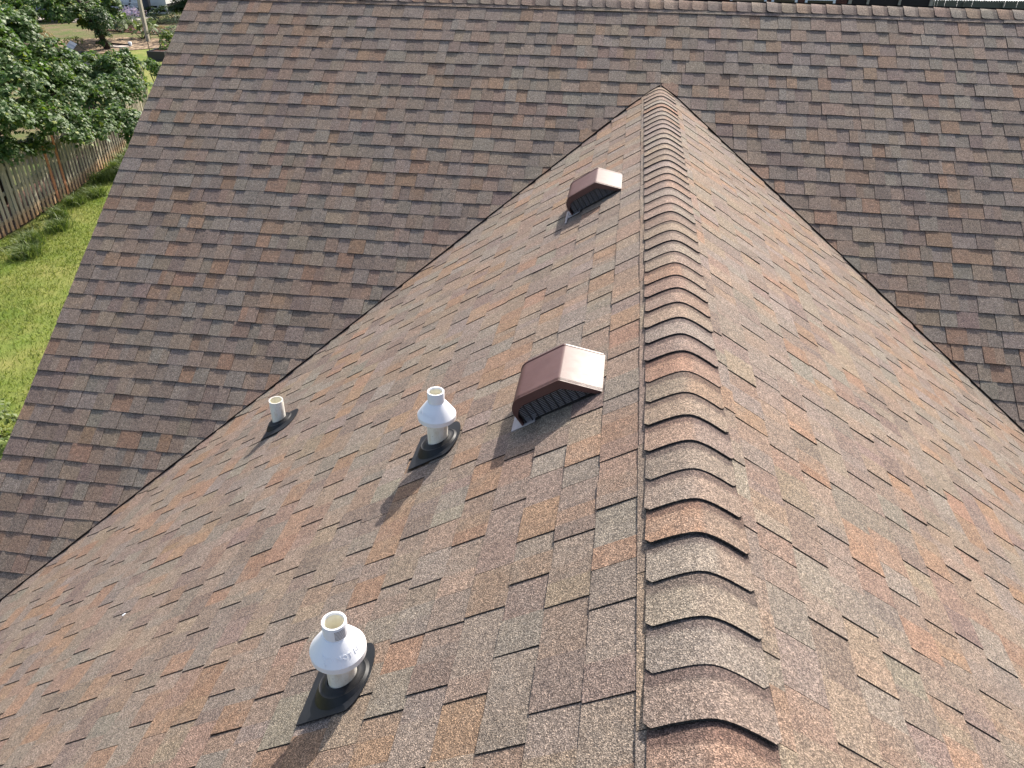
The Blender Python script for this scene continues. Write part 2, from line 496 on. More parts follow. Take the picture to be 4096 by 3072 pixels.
# ---- caps along the two ridges
def ridge_caps(center, along, side, t_pitch_a, t_pitch_b, hw, b0, step, k0, k1, out):
    """center(t): point on the ridge line; 'along' points away from the butt; side: unit horizontal across"""
    R = 0.042
    NP = 18
    for k in range(k0, k1):
        tb = b0 + step * k + rng.uniform(-0.004, 0.004)
        ca, cb = pick(), pick()
        if rng.random() < 0.45: cb = ca
        else: cb = tuple(0.4 * x + 0.6 * y for x, y in zip(ca, cb))
        if rng.random() < 0.22: ca = tuple(x * y for x, y in zip(ca, (1.10, 1.0, 0.93)))
        lift = 0.0105 + rng.uniform(-0.002, 0.0025) + (0.004 if rng.random() < 0.18 else 0)
        skew = rng.uniform(-0.006, 0.006)
        hwl, hwr = hw + rng.uniform(-0.004, 0.004), hw + rng.uniform(-0.006, 0.004)
        seam = rng.uniform(-0.03, 0.05)
        length = step + 0.03
        p = Piece(); p.slope = None
        ws = [-hwl + (hwl + hwr) * i / NP for i in range(NP + 1)]
        rows = [0.0, 0.05, step * 0.55, step * 0.8, length]
        def surf(w, t, h):
            tp = t_pitch_a if w < 0 else t_pitch_b
            c = 1 / math.hypot(1, tp); s = tp * c
            rr = math.sqrt(w * w + R * R)
            sag = math.exp(-(w / 0.05) ** 2) * 0.002
            x = (w / math.sqrt(w * w + 1e-9) if abs(w) > 1e-6 else 0) * abs(w) * c
            q = max(0.0, 1 - abs(w) / 0.09)
            nx = (1 if w > 0 else -1) * s * (1 - q)
            return center(t) + side * (x + nx * h) + Vector((0, 0, -s * rr + c * h * (1 - q) + h * q - sag))
        def tfront(w):
            e = min(w + hwl, hwr - w)
            return tb + (0.017 * (1 - e / 0.016) if e < 0.016 else 0.0) + skew * w / hw
        ids = []
        for j, rr_ in enumerate(rows):
            row = []
            for w in ws:
                tf = tfront(w)
                t = tf + rr_ * (1 - (tf - tb) / length)
                h = lift * (1 - rr_ / length) + 0.004 * rr_ / length
                row.append(len(p.v))
                p.v.append(surf(w, t, h))
                f_ = min(1, max(0, (w - seam) / 0.02 + 0.5))
                p.c.append(tuple(x * (1 - f_) + y * f_ for x, y in zip(ca, cb)))
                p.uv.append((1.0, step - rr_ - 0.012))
            ids.append(row)
        for j in range(len(rows) - 1):
            for i in range(NP):
                p.f.append([ids[j][i], ids[j][i + 1], ids[j + 1][i + 1], ids[j + 1][i]])
        # butt edge and side edges
        def wall(pts):
            n0 = len(p.v)
            for (w, t, h, hb) in pts:
                p.v.append(surf(w, t, h)); p.v.append(surf(w, t, hb))
                p.c += [(0.03, 0.028, 0.027)] * 2; p.uv += [(0, 1)] * 2
            for i in range(len(pts) - 1):
                p.f.append([n0 + 2 * i, n0 + 2 * i + 1, n0 + 2 * i + 3, n0 + 2 * i + 2])
        wall([(w, tfront(w), lift, lift - 0.0085) for w in ws])
        for w in (ws[0], ws[-1]):
            tf = tfront(w)
            wall([(w, tf, lift, -0.004), (w, tf + length * 0.5, lift * 0.5 + 0.002, -0.004), (w, tf + length, 0.004, -0.004)])
        p.ctr = sum(p.v, Vector()) / len(p.v)
        out.append(p)

CAPS = []
ridge_caps(lambda t: Vector((-0.002, t, 0.012)), Vector((0, 1, 0)), Vector((1, 0, 0)), T2, T2, 0.157, -6.421, 0.1397, -14, 47, CAPS)
NWING = len(CAPS)
# the main ridge: butts face -x, the left end of the roof
ridge_caps(lambda t: Vector((t, RIDGE_Y, RIDGE_Y * T1 + 0.0085)), Vector((1, 0, 0)), Vector((0, 1, 0)), T1, T1, 0.157, 1.476, 0.1357, -46, 26, CAPS)

def pieces_to_mesh(name, ps, local=None):
    V, F, Cc, UV, off = [], [], [], [], 0
    for p in ps:
        o = local if local is not None else Vector()
        V += [tuple(v - o) for v in p.v]
        F += [[i + off for i in f] for f in p.f]
        Cc += p.c; UV += p.uv
        off += len(p.v)
    me = bpy.data.meshes.new(name)
    me.from_pydata(V, [], F)
    at = me.attributes.new('tint', 'FLOAT_COLOR', 'POINT')
    at.data.foreach_set('color', np.array([(*c, 1) for c in Cc], dtype=np.float32).ravel())
    uvl = me.uv_layers.new(name='exposure')
    li = np.empty(len(me.loops), dtype=np.int32); me.loops.foreach_get('vertex_index', li)
    uvl.data.foreach_set('uv', np.array(UV, dtype=np.float32)[li].ravel())
    me.materials.append(M['shingle'])
    me.update()
    return me

def to_px(P):
    d = P - CAM
    z = d.dot(fw)
    if z < 0.3: return None
    return 2048 + FOCAL_PX * d.dot(r2) / z, 1536 - FOCAL_PX * d.dot(u2) / z, z
ranked = []
for i, p in enumerate(PIECES):
    q = to_px(p.ctr)
    vis = q and -60 < q[0] < 4156 and -40 < q[1] < 3110
    if vis:
        a0, a1, a2 = (to_px(p.v[j]) for j in p.f[0][:3])
        ar = abs((a1[0] - a0[0]) * (a2[1] - a0[1]) - (a2[0] - a0[0]) * (a1[1] - a0[1])) if a0 and a1 and a2 else 0
        if len(p.f) > 12: ar *= 3
        ranked.append((ar, i))
ranked.sort(reverse=True)
single = set(i for _, i in ranked[:300])
for i in sorted(single):
    p = PIECES[i]
    parent = {id(SL1): main_slope, id(SL2): wing_slope, id(SL3): wing_slope2}[id(p.slope)]
    link_mesh('shingle', pieces_to_mesh('shingle', [p], p.ctr), None, parent, p.ctr + HOFF)
rest = pieces_to_mesh('shingles', [p for i, p in enumerate(PIECES) if i not in single], Vector())
o = link_mesh('shingles', rest, None, house, HOFF)
tag(o, kind='stuff')
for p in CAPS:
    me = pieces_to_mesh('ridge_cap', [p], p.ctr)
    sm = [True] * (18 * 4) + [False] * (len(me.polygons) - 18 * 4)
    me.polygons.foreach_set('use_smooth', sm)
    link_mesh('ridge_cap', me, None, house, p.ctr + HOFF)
# ------------------------------------------------------------------ things standing on the wing roof
def P2(u, y, n=0.0): return SL2.pt(y, u, n)
ROOF_ROT = Matrix((( -C2, 0, -S2), (0, 1, 0), (-S2, 0, C2))).transposed()     # columns: down-slope, along, normal

class RoofMB(MB):
    """shapes written as (u, y, n) on the wing roof, stored relative to an origin"""
    def __init__(s, origin): super().__init__(); s.o = origin
    def build(s, name, mat, parent=None, sharp=None):
        s.v = [tuple(P2(*v) - s.o) for v in s.v]
        return super().build(name, mat, parent, None, sharp)

def box_vent(u0, u1, y0, y1, label, loose_strip):
    org = P2((u0 + u1) / 2, (y0 + y1) / 2, 0)
    v = empty('box_vent', org)
    tag(v, label, 'roof vent', 'brown box vents below the ridge')
    # outline of the hood across the slope: ridge side, sloping face, top, rounded shoulder, low side
    prof = [(u0, 0.008), (u0 + 0.004, 0.012), (u0 + 0.118, 0.125), (u0 + 0.124, 0.1285), (u0 + 0.132, 0.1298)]
    cu, cn, r = u1 - 0.062, 0.070, 0.060
    for i in range(11):
        a = math.radians(90 - 9.0 * i)
        prof.append((cu + 0.062 * math.cos(a), cn + r * math.sin(a)))
    prof += [(u1 - 0.001, 0.035), (u1 - 0.002, 0.008)]
    ins = [(u0 + 0.010, 0.009)]
    th = 0.004
    def inner(t):
        out = []
        for i, (a, b) in enumerate(prof):
            p0 = prof[max(i - 1, 0)]; p1 = prof[min(i + 1, len(prof) - 1)]
            dx, dy = p1[0] - p0[0], p1[1] - p0[1]
            L = math.hypot(dx, dy)
            out.append((a + dy / L * t, max(0.006, b - dx / L * t)))
        return out
    inn = inner(th)
    mb = RoofMB(org)
    n = len(prof)
    vs_ = [(a, y0, b) for a, b in prof] + [(a, y1, b) for a, b in prof]
    mb.add(vs_, [(i, i + 1, n + i + 1, n + i) for i in range(n - 1)], True)
    mb.add([(a, y1, b) for a, b in prof], [tuple(range(n))])                     # closed far end
    hood = mb.build('hood', M['vent'], v, sharp=28)
    # folded rim round the mouth: a flat band, wide along the top
    def band_pts(t_side, t_top):
        out = []
        for (a, b) in prof:
            k = min(1.0, max(0.0, (b - 0.03) / 0.07))
            f = (a - u0) / (u1 - u0)
            aa = u0 + 0.022 + (a - u0) * (1 - 0.030 / (u1 - u0)) if True else a
            out.append((aa, max(0.010, b - (t_side + (t_top - t_side) * k))))
        return out
    bi = band_pts(0.004, 0.036)
    mb = RoofMB(org)
    vs_ = [(a, y0 - 0.003, b) for a, b in prof] + [(a, y0 - 0.003, b) for a, b in bi] + [(a, y0 + 0.02, b) for a, b in prof] + [(a, y0 + 0.016, b) for a, b in bi]
    fs = []
    for i in range(n - 1):
        fs += [(i, i + 1, n + i + 1, n + i), (i, 2 * n + i, 2 * n + i + 1, i + 1), (n + i, n + i + 1, 3 * n + i + 1, 3 * n + i)]
    mb.add(vs_, fs)
    mb.build('rim', M['vent'], v, sharp=30)
    # raised bead along the far top edge
    mb = RoofMB(org)
    k0, k1 = 1, n - 4
    pts = [(a, y1 + 0.004, b + 0.002) for a, b in prof[k0:k1]]
    for i in range(len(pts) - 1):
        a, b = pts[i], pts[i + 1]
        mb.add([(a[0], y1 - 0.003, a[2] + 0.0005), (b[0], y1 - 0.003, b[2] + 0.0005), (b[0], y1 + 0.005, b[2] + 0.0015), (a[0], y1 + 0.005, a[2] + 0.0015),
                (b[0], y1 + 0.005, b[2] - 0.01), (a[0], y1 + 0.005, a[2] - 0.01)], [(0, 1, 2, 3), (3, 2, 4, 5)])
    mb.build('seam', M['vent'], v)
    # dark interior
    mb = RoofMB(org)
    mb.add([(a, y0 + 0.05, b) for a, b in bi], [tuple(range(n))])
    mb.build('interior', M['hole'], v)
    # grille: thin cross bars held between wider ribs, set back in the mouth
    yg = y0 + 0.008
    def top_at(u):
        for i in range(n - 1):
            if bi[i][0] <= u <= bi[i + 1][0] and bi[i + 1][0] > bi[i][0]:
                k = (u - bi[i][0]) / (bi[i + 1][0] - bi[i][0])
                return bi[i][1] * (1 - k) + bi[i + 1][1] * k
        return 0.012
    lo, hi = bi[0][0] + 0.012, bi[-1][0] - 0.01
    g = RoofMB(org)
    g.box(lo, hi, yg - 0.002, yg + 0.003, 0.006, 0.012)
    frame = g.build('grille', M['grille'], v)
    NR = 10
    for i in range(NR + 1):
        u = lo + (hi - lo) * i / NR
        t = top_at(u)
        if t < 0.02: continue
        m = RoofMB(org)
        m.box(u - 0.0022, u + 0.0022, yg - 0.003, yg + 0.004, 0.010, t + 0.004)
        m.build('rib', M['grille'], frame)
    nb = 11
    m = RoofMB(org)
    for j in range(1, nb + 1):
        z = 0.012 + (0.098 - 0.012) * j / (nb + 1)
        us = [lo + (hi - lo) * q / 60 for q in range(61) if top_at(lo + (hi - lo) * q / 60) > z]
        if len(us) > 1: m.box(us[0], us[-1], yg, yg + 0.0022, z - 0.0011, z + 0.0011)
    b_ = m.build('cross_bars', M['bars'], frame)
    tag(b_, kind='stuff')
    # base flange showing past the low side
    m = RoofMB(org)
    m.box(u1 - 0.06, u1 + 0.050, y0 - 0.008, y0 + 0.14, 0.009, 0.0125)
    m.build('flange', M['galv'], v)
    m = RoofMB(org)
    if loose_strip:
        m.box(u1 + 0.030, u1 + 0.042, y0 - 0.095, y0 + 0.10, 0.010, 0.016)
        m.build('flange_strip', M['galv'], v)
        m = RoofMB(org)
        m.box(u1 + 0.008, u1 + 0.018, y0 + 0.01, y0 + 0.02, 0.012, 0.019)
        m.build('nail', M['steel'], v)
    return v

box_vent(0.338, 0.700, -4.93, -4.652, 'larger nearer brown metal box vent with dark grille, beside the pipes with conical hoods', False)
box_vent(0.322, 0.690, -2.49, -2.175, 'farther brown box vent near the roof peak, a metal strip at its foot', True)

def ring_on_roof(n, u, y, ru, ry, h):
    return [(u + ru * math.cos(2 * math.pi * j / n), y + ry * math.sin(2 * math.pi * j / n), h) for j in range(n)]

def pipe_boot(parent, org, u_pipe, y_pipe, u_low, y0, y1, r):
    m = RoofMB(org)
    u_up = u_low - 0.245
    # plate, round at its upper edge, tucked under the shingles there
    outline = [(u_low, y0), (u_low, y1)]
    cy, ry_ = (y0 + y1) / 2, (y1 - y0) / 2
    for i in range(13):
        a = math.radians(90 - 15 * i)
        outline.append((u_up + 0.06 - 0.06 * math.cos(a), cy + ry_ * math.sin(a)))
    def hh(u): return 0.0145 if u > u_low - 0.02 else 0.0145 - 0.002 * (u_low - u) / 0.24
    n = len(outline)
    m.add([(a, b, hh(a)) for a, b in outline] + [(a, b, hh(a) - 0.003) for a, b in outline],
          [tuple(range(n))] + [(i, n + i, n + (i + 1) % n, (i + 1) % n) for i in range(n)])
    plate = m.build('flashing_plate', M['flash'], parent)
    # rubber collar: stepped oval cone leaning from the slope to the upright pipe
    N = 36
    rings = []
    ax = (-S2, C2)          # the vertical written in (u, n)
    def off(u, h): return u + ax[0] * h
    # a vertical step z moves the ring centre by (-S2*z) in u and C2*z in n
    spec = [(0.108, 0.098, 0.014, 0.0), (0.104, 0.095, 0.020, 0.0), (0.088, 0.082, 0.042, 0.0), (0.080, 0.075, 0.052, 0.0), (0.077, 0.072, 0.050, 0.0), (0.070, 0.066, 0.052, 0.0),
            (0.060, 0.057, 0.060, 0.0), (0.054, 0.050, 0.064, 0.0), (r + 0.006, r + 0.002, 0.064, 0.0), (r + 0.004, r - 0.001, 0.046, 0.0)]
    m = RoofMB(org)
    k_ = 0.62
    vs_ = []
    for (ru, ry2, hn, z) in spec:
        tilt = max(0.0, (hn - 0.05) / 0.03) if hn > 0.05 else 0.0
        for j in range(N):
            a = 2 * math.pi * j / N
            uu = u_pipe - S2 * (hn * k_ / C2) * 0.9 + ru * math.cos(a)
            nn = hn * k_ + ru * math.cos(a) * 0.30 * min(1, hn / 0.06) * 0.6
            vs_.append((uu, y_pipe + ry2 * math.sin(a), nn))
    fs = []
    for i in range(len(spec) - 1):
        for j in range(N):
            fs.append((i * N + j, i * N + (j + 1) % N, (i + 1) * N + (j + 1) % N, (i + 1) * N + j))
    m.add(vs_, fs, True)
    m.build('rubber_collar', M['boot'], parent, sharp=50)
    m = MB()
    nail_at = P2(u_low - 0.05, y1 - 0.13, 0.0145) - org
    m.lathe([(0.0, 0.007), (0.005, 0.006), (0.006, 0.0)], 10, c=tuple(nail_at))
    m.build('nail', M['steel'], parent)
    return plate

def text_on_cone(parent, body, size, z_mid, ang_mid, r_at, slope_dir, tilt):
    """embossed letters wrapped round the cone; ang_mid is the angle about the pipe"""
    cu = bpy.data.curves.new('lettering_source', 'FONT')
    cu.body = body; cu.size = size; cu.extrude = 0.0014; cu.align_x = 'CENTER'; cu.resolution_u = 2
    cu.space_character = 1.1
    to = bpy.data.objects.new('lettering_source', cu)
    COL.objects.link(to)
    dg = bpy.context.evaluated_depsgraph_get()
    me = bpy.data.meshes.new_from_object(to.evaluated_get(dg))
    bpy.data.objects.remove(to)
    bpy.data.curves.remove(cu)
    ct, st = math.cos(tilt), math.sin(tilt)
    for v in me.vertices:
        x, y, z = v.co
        x, y = x * ct - y * st, x * st + y * ct
        # along the cone surface: y climbs the slanted side
        L = math.hypot(slope_dir[0], slope_dir[1])
        dr, dz = slope_dir[0] / L, slope_dir[1] / L
        rr = r_at + dr * y
        a = ang_mid + x / max(rr, 0.02)
        nr, nz = dz, -dr
        rr2, zz2 = rr + nr * (z + 0.0006), z_mid + dz * y + nz * (z + 0.0006)
        v.co = (rr2 * math.cos(a), rr2 * math.sin(a), zz2)
    me.name = 'embossed_lettering'
    return link_mesh('embossed_lettering', me, M['white_pvc'], parent)

def hooded_pipe(u, y, h_off, label, letters, u_low, sticker):
    org = P2(u, y, 0)
    v = empty('hooded_vent_pipe', org)
    tag(v, label, 'vent pipe', 'white vent pipes with conical hoods')
    d = h_off
    m = MB(); m.lathe([(0.0448, -0.03), (0.0448, 0.16 + d)], 48)
    m.build('pipe', M['pipe'], v)
    m = MB()
    m.lathe([(0.046, 0.157 + d), (0.0800, 0.155 + d), (0.0822, 0.1565 + d), (0.0828, 0.1765 + d), (0.0815, 0.1785 + d), (0.066, 0.2015 + d), (0.05, 0.2235 + d), (0.0385, 0.238 + d), (0.0355, 0.2385 + d)], 72)
    hood = m.build('intake_hood', M['white_pvc'], v, sharp=22)
    m = MB()
    m.lathe([(0.0360, 0.236 + d), (0.0362, 0.2875 + d), (0.0355, 0.2890 + d), (0.0303, 0.2890 + d), (0.0298, 0.287 + d), (0.0296, 0.281 + d), (0.0288, 0.280 + d)], 48)
    m.build('outlet_collar', M['white_pvc'], v, sharp=40)
    m = MB()
    m.lathe([(0.0288, 0.281 + d), (0.0282, 0.21 + d), (0.02, 0.2095 + d), (0.0, 0.2095 + d)], 40)
    m.build('bore', M['pipe_in'], v)
    sd = (0.0385 - 0.0815, 0.238 - 0.1785)
    for (body, size, f, ang, tilt) in letters:
        text_on_cone(hood, body, size, 0.1785 + d + (0.238 - 0.1785) * f, math.radians(ang), 0.0815 + (0.0385 - 0.0815) * f, sd, tilt)
    if sticker:
        m = MB()
        N = 10
        a0, a1 = math.radians(-72), math.radians(-18)
        vs_ = []
        for i in range(N + 1):
            a = a0 + (a1 - a0) * i / N
            vs_ += [(0.0367 * math.cos(a), 0.0367 * math.sin(a), 0.244 + d), (0.0367 * math.cos(a), 0.0367 * math.sin(a), 0.280 + d)]
        m.add(vs_, [(2 * i, 2 * i + 2, 2 * i + 3, 2 * i + 1) for i in range(N)], True)
        m.build('sticker', M['sticker'], v)
    pipe_boot(v, org, u, y, u_low, y - 0.115, y + 0.135, 0.0448)
    return v
def sticker_mat():
    m, n, l, b = newmat('barcode_print', 0.5, (0.8, 0.8, 0.8))
    tc = n.new('ShaderNodeTexCoord').outputs['Object']
    sx = n.new('ShaderNodeSeparateXYZ'); l.new(tc, sx.inputs[0])
    w = n.new('ShaderNodeMath'); w.operation = 'MULTIPLY'; l.new(sx.outputs[2], w.inputs[0]); w.inputs[1].default_value = 190.0
    fr = n.new('ShaderNodeMath'); fr.operation = 'FRACT'; l.new(w.outputs[0], fr.inputs[0])
    g = n.new('ShaderNodeMath'); g.operation = 'GREATER_THAN'; l.new(fr.outputs[0], g.inputs[0]); g.inputs[1].default_value = 0.55
    l.new(mix_rgb(n, l, 'MIX', g.outputs[0], (0.75, 0.76, 0.78), (0.08, 0.08, 0.09)), b.inputs['Base Color'])
    return m
M['sticker'] = sticker_mat()
hooded_pipe(1.192, -5.995, 0.0, 'nearest white vent pipe with a conical hood embossed DO NOT BLOCK, in the foreground',
            [('DO NOT BLOCK', 0.021, 0.28, -36, 0.0), ('V', 0.016, 0.06, -98, 0.0)], 1.325, True)
hooded_pipe(1.172, -4.765, 0.0, 'middle white vent pipe with a conical hood embossed INTAKE, left of the large brown vent',
            [('INTAKE', 0.022, 0.28, -118, 0.0), ('↓', 0.03, 0.15, -88, 0.0)], 1.298, False)

org = P2(2.842, -3.49, 0)
v = empty('vent_pipe', org)
tag(v, 'plain open white vent pipe in a black boot, farthest left by the valley', 'vent pipe')
m = MB(); m.lathe([(0.0448, -0.03), (0.0452, 0.188), (0.0445, 0.190), (0.040, 0.190), (0.0392, 0.187)], 48)
m.build('pipe', M['pipe'], v, sharp=40)
m = MB(); m.lathe([(0.0393, 0.188), (0.0388, 0.10), (0.0, 0.099)], 40)
m.build('bore', M['pipe_in'], v)
pipe_boot(v, org, 2.842, -3.49, 2.922, -3.64, -3.40, 0.0448)

# bird dropping sized speck on the shingles
m = RoofMB(P2(3.07, -5.05, 0.011))
vs_ = [(3.07 + 0.013 * math.cos(a) * (1 + 0.25 * math.sin(3 * a)), -5.05 + 0.009 * math.sin(a), 0.0135) for a in [2 * math.pi * j / 12 for j in range(12)]]
vs_ += [(3.07, -5.05, 0.016)]
m.add(vs_, [(j, (j + 1) % 12, 12) for j in range(12)], True)
so = m.build('pale_chip', M['white_pvc'])
so.location = P2(3.07, -5.05, 0.011)
tag(so, 'tiny pale chip lying on the left roof slope', 'chip')

# ------------------------------------------------------------------ THE YARDS
def ground_sheet(name, pts, z, mat, kind='structure'):
    mb = MB()
    mb.add([(x, y, z) for x, y in pts], [tuple(range(len(pts)))])
    o = mb.build(name, mat)
    return tag(o, kind=kind)

def lawn_mat(name, c1, c2, c3):
    m, n, l, b = newmat(name, 0.9, c1, 0.15)
    tc = n.new('ShaderNodeTexCoord').outputs['Object']
    f1 = mapr(n, l, noise(n, l, 0.9, 4, 0.6, tc), 0.35, 0.68, 0, 1)
    f2 = mapr(n, l, noise(n, l, 24, 3, 0.7, tc), 0.3, 0.7, 0, 1)
    c = mix_rgb(n, l, 'MIX', f2, c1, c2)
    c = mix_rgb(n, l, 'MIX', f1, c, c3)
    l.new(c, b.inputs['Base Color'])
    bp = n.new('ShaderNodeBump'); bp.inputs['Strength'].default_value = 0.8; bp.inputs['Distance'].default_value = 0.03
    l.new(noise(n, l, 40, 3, 0.7, tc), bp.inputs['Height']); l.new(bp.outputs[0], b.inputs['Normal'])
    return m
M['lawn'] = lawn_mat('lawn_ground', (0.095, 0.145, 0.022), (0.14, 0.19, 0.035), (0.21, 0.205, 0.06))
M['yard'] = lawn_mat('yard_ground', (0.10, 0.12, 0.035), (0.07, 0.11, 0.025), (0.17, 0.12, 0.075))
M['mulch'] = noisy('wood_chip_mulch', (0.40, 0.30, 0.20), (0.075, 0.05, 0.038), 5, 0.95, 0.1, 0.9, 6, 14, 0.36, 0.60)
M['soil'] = noisy('dark_soil_and_bark', (0.055, 0.032, 0.024), (0.13, 0.075, 0.055), 9, 0.95, 0.1, 0.9, 6, 14, 0.35, 0.65)
M['patio'] = noisy('pale_concrete', (0.42, 0.37, 0.32), (0.36, 0.31, 0.27), 2, 0.9, 0.2)
M['road'] = noisy('bright_concrete_drive', (0.45, 0.44, 0.43), (0.38, 0.37, 0.36), 1, 0.9, 0.2)

ground_sheet('ground', [(-600, -600), (600, -600), (600, 900), (-600, 900)], GROUND - 0.03, M['yard'])
FENCE = [(-14.55, 1.0), (-14.42, 4.5), (-14.36, 7.7), (-14.44, 8.7), (-14.60, 9.9), (-14.78, 11.0), (-15.05, 12.3), (-15.40, 13.9), (-15.80, 15.5), (-17.10, 19.0), (-17.55, 19.9)]
ground_sheet('lawn', [(-4.4, -14), (-4.4, 20)] + [(-8, 34), (-19.0, 26.0)] + [p for p in FENCE[::-1]] + [(-14.8, -14)], GROUND - 0.004, M['lawn'])
ground_sheet('fence_bed', [(x - 0.04, y) for x, y in FENCE] + [(x - 1.5, y + 0.5) for x, y in FENCE[::-1]], GROUND, M['soil'])
ground_sheet('garden_bed', [(-26.4, 31.9), (-24.6, 33.6), (-25.8, 36.2), (-28.5, 36.4), (-31.5, 34.6), (-33.5, 33.5), (-33.0, 31.0), (-28.8, 31.0), (-27.0, 30.6)], GROUND, M['mulch'])
ground_sheet('grass_patch', [(-26.3, 31.85), (-24.5, 33.5), (-20.5, 27.5), (-19.2, 22.5), (-22.5, 24.0)], GROUND - 0.008, M['lawn'])
ground_sheet('patio', [(-40, 41.2), (-31.8, 41.2), (-31.5, 44.7), (-36.0, 47.2), (-40, 47.2)], GROUND + 0.004, M['patio'])
ground_sheet('dirt_path', [(-31.7, 38.6), (-27.0, 37.5), (-24, 36.0), (-24, 39.0), (-30.9, 41.1)], GROUND + 0.002, M['soil'])
ground_sheet('sandy_path', [(-39, 38.2), (-33.0, 35.0), (-33.6, 33.6), (-40, 35.2)], GROUND + 0.008, noisy('sandy_soil', (0.50, 0.38, 0.26), (0.38, 0.27, 0.18), 3, 0.95, 0.1))
ground_sheet('driveway', [(12, 51.5), (60, 58), (60, 110), (8, 105)], GROUND, M['road'])

# ---- grass blades, built as one mass
def blades(name, xy, hgt, wid, lean, cols, z0):
    n = len(xy)
    ang = nrng.uniform(0, 2 * np.pi, n)
    h = hgt * nrng.uniform(0.5, 1.25, n)
    w = wid * nrng.uniform(0.6, 1.3, n)
    ld = nrng.uniform(0, 2 * np.pi, n); lm = lean * nrng.uniform(0.2, 1.1, n) * h
    V = np.zeros((n, 5, 3), dtype=np.float32)
    cx, sx_ = np.cos(ang) * w / 2, np.sin(ang) * w / 2
    for k, (sg, zz, f) in enumerate(((-1, 0, 0), (1, 0, 0), (-0.8, 0.6, 0.35), (0.8, 0.6, 0.35), (0, 1.0, 1.0))):
        V[:, k, 0] = xy[:, 0] + sg * cx + np.cos(ld) * lm * f
        V[:, k, 1] = xy[:, 1] + sg * sx_ + np.sin(ld) * lm * f
        V[:, k, 2] = z0 + h * zz * (1 - 0.25 * f * lean)
    base = np.arange(n)[:, None] * 5
    quads = base + np.array([0, 1, 3, 2]); tris = base + np.array([2, 3, 4])
    me = bpy.data.meshes.new(name)
    me.vertices.add(n * 5); me.vertices.foreach_set('co', V.ravel())
    loops = np.concatenate([quads, tris], axis=1).ravel().astype(np.int32)
    me.loops.add(len(loops)); me.loops.foreach_set('vertex_index', loops)
    me.polygons.add(2 * n)
    st = (np.arange(n)[:, None] * 7 + np.array([0, 4])).ravel().astype(np.int32)
    me.polygons.foreach_set('loop_start', st)
    me.update(calc_edges=True); me.validate()
    o = link_mesh(name, me, cols)
    return tag(o, kind='stuff')

def leaf_mat(name, dark, light, rough=0.45, trans=0.35, yellow=None):
    m, n, l, b = newmat(name, max(rough, 0.5), dark, 0.32)
    g = n.new('ShaderNodeNewGeometry')
    c = mix_rgb(n, l, 'MIX', g.outputs['Random Per Island'], dark, light)
    if yellow:
        st = mapr(n, l, g.outputs['Random Per Island'], 0.955, 0.96, 0, 1)
        c = mix_rgb(n, l, 'MIX', st, c, yellow)
    l.new(c, b.inputs['Base Color'])
    tr = n.new('ShaderNodeBsdfTranslucent')
    l.new(mix_rgb(n, l, 'MULTIPLY', 1.0, c, (1.25, 1.35, 0.7)), tr.inputs['Color'])
    mx = n.new('ShaderNodeMixShader'); mx.inputs[0].default_value = trans
    l.new(b.outputs[0], mx.inputs[1]); l.new(tr.outputs[0], mx.inputs[2])
    out = [x for x in n if x.type == 'OUTPUT_MATERIAL'][0]
    l.new(mx.outputs[0], out.inputs['Surface'])
    return m
M['blade'] = leaf_mat('grass_blade', (0.085, 0.135, 0.016), (0.23, 0.25, 0.055), 0.6, 0.3)
M['blade2'] = leaf_mat('tall_grass_blade', (0.05, 0.095, 0.018), (0.19, 0.23, 0.07), 0.45, 0.3)
def fence_x(y):
    for (a, b) in zip(FENCE, FENCE[1:]):
        if a[1] <= y <= b[1]:
            k = (y - a[1]) / (b[1] - a[1])
            return a[0] + (b[0] - a[0]) * k
    return FENCE[0][0] if y < FENCE[0][1] else FENCE[-1][0]
N = 90000
ys = nrng.uniform(-1.5, 17.0, N)
fx = np.interp(ys, [p[1] for p in FENCE], [p[0] for p in FENCE])
xs = fx + 0.05 + nrng.uniform(0, 1, N) ** 1.0 * np.minimum(6.2, np.maximum(1.0, 6.2 - 0.22 * np.maximum(ys - 2, 0)))
pn = np.sin(xs * 1.9 + 1.3 * np.sin(ys * 1.1)) + np.sin(ys * 2.3 + xs * 0.7)
keep = nrng.uniform(0, 1, N) < 0.75 + 0.2 * pn
blades('lawn_grass', np.stack([xs, ys], 1)[keep], 0.075, 0.012, 0.9, M['blade'], GROUND - 0.01)
# long uncut tufts along the foot of the fence
cl = []
for (y, off, nb, sp) in ((5.6, 1.0, 420, .24), (6.3, 0.55, 380, .2), (6.9, 1.25, 460, .26), (7.6, 0.85, 420, .22), (8.5, 0.95, 420, .24), (9.3, 0.55, 300, .2), (10.2, 0.5, 350, .2),
                         (10.9, 0.75, 300, .22), (12.1, 0.40, 500, .24), (12.6, 0.75, 500, .26), (13.2, 0.45, 500, .24), (14.0, 0.4, 400, .22), (14.7, 0.4, 400, .22), (15.3, 0.35, 400, .25), (16, 0.4, 400, .25),
                         (4.9, 1.35, 420, .26), (4.2, 1.0, 420, .26)):
    p = nrng.normal(0, sp * 0.55, (nb, 2)) + np.array([fence_x(y) + off, y])
    cl.append(p)
blades('tall_grass', np.concatenate(cl), 0.34, 0.016, 1.1, M['blade2'], GROUND - 0.01)

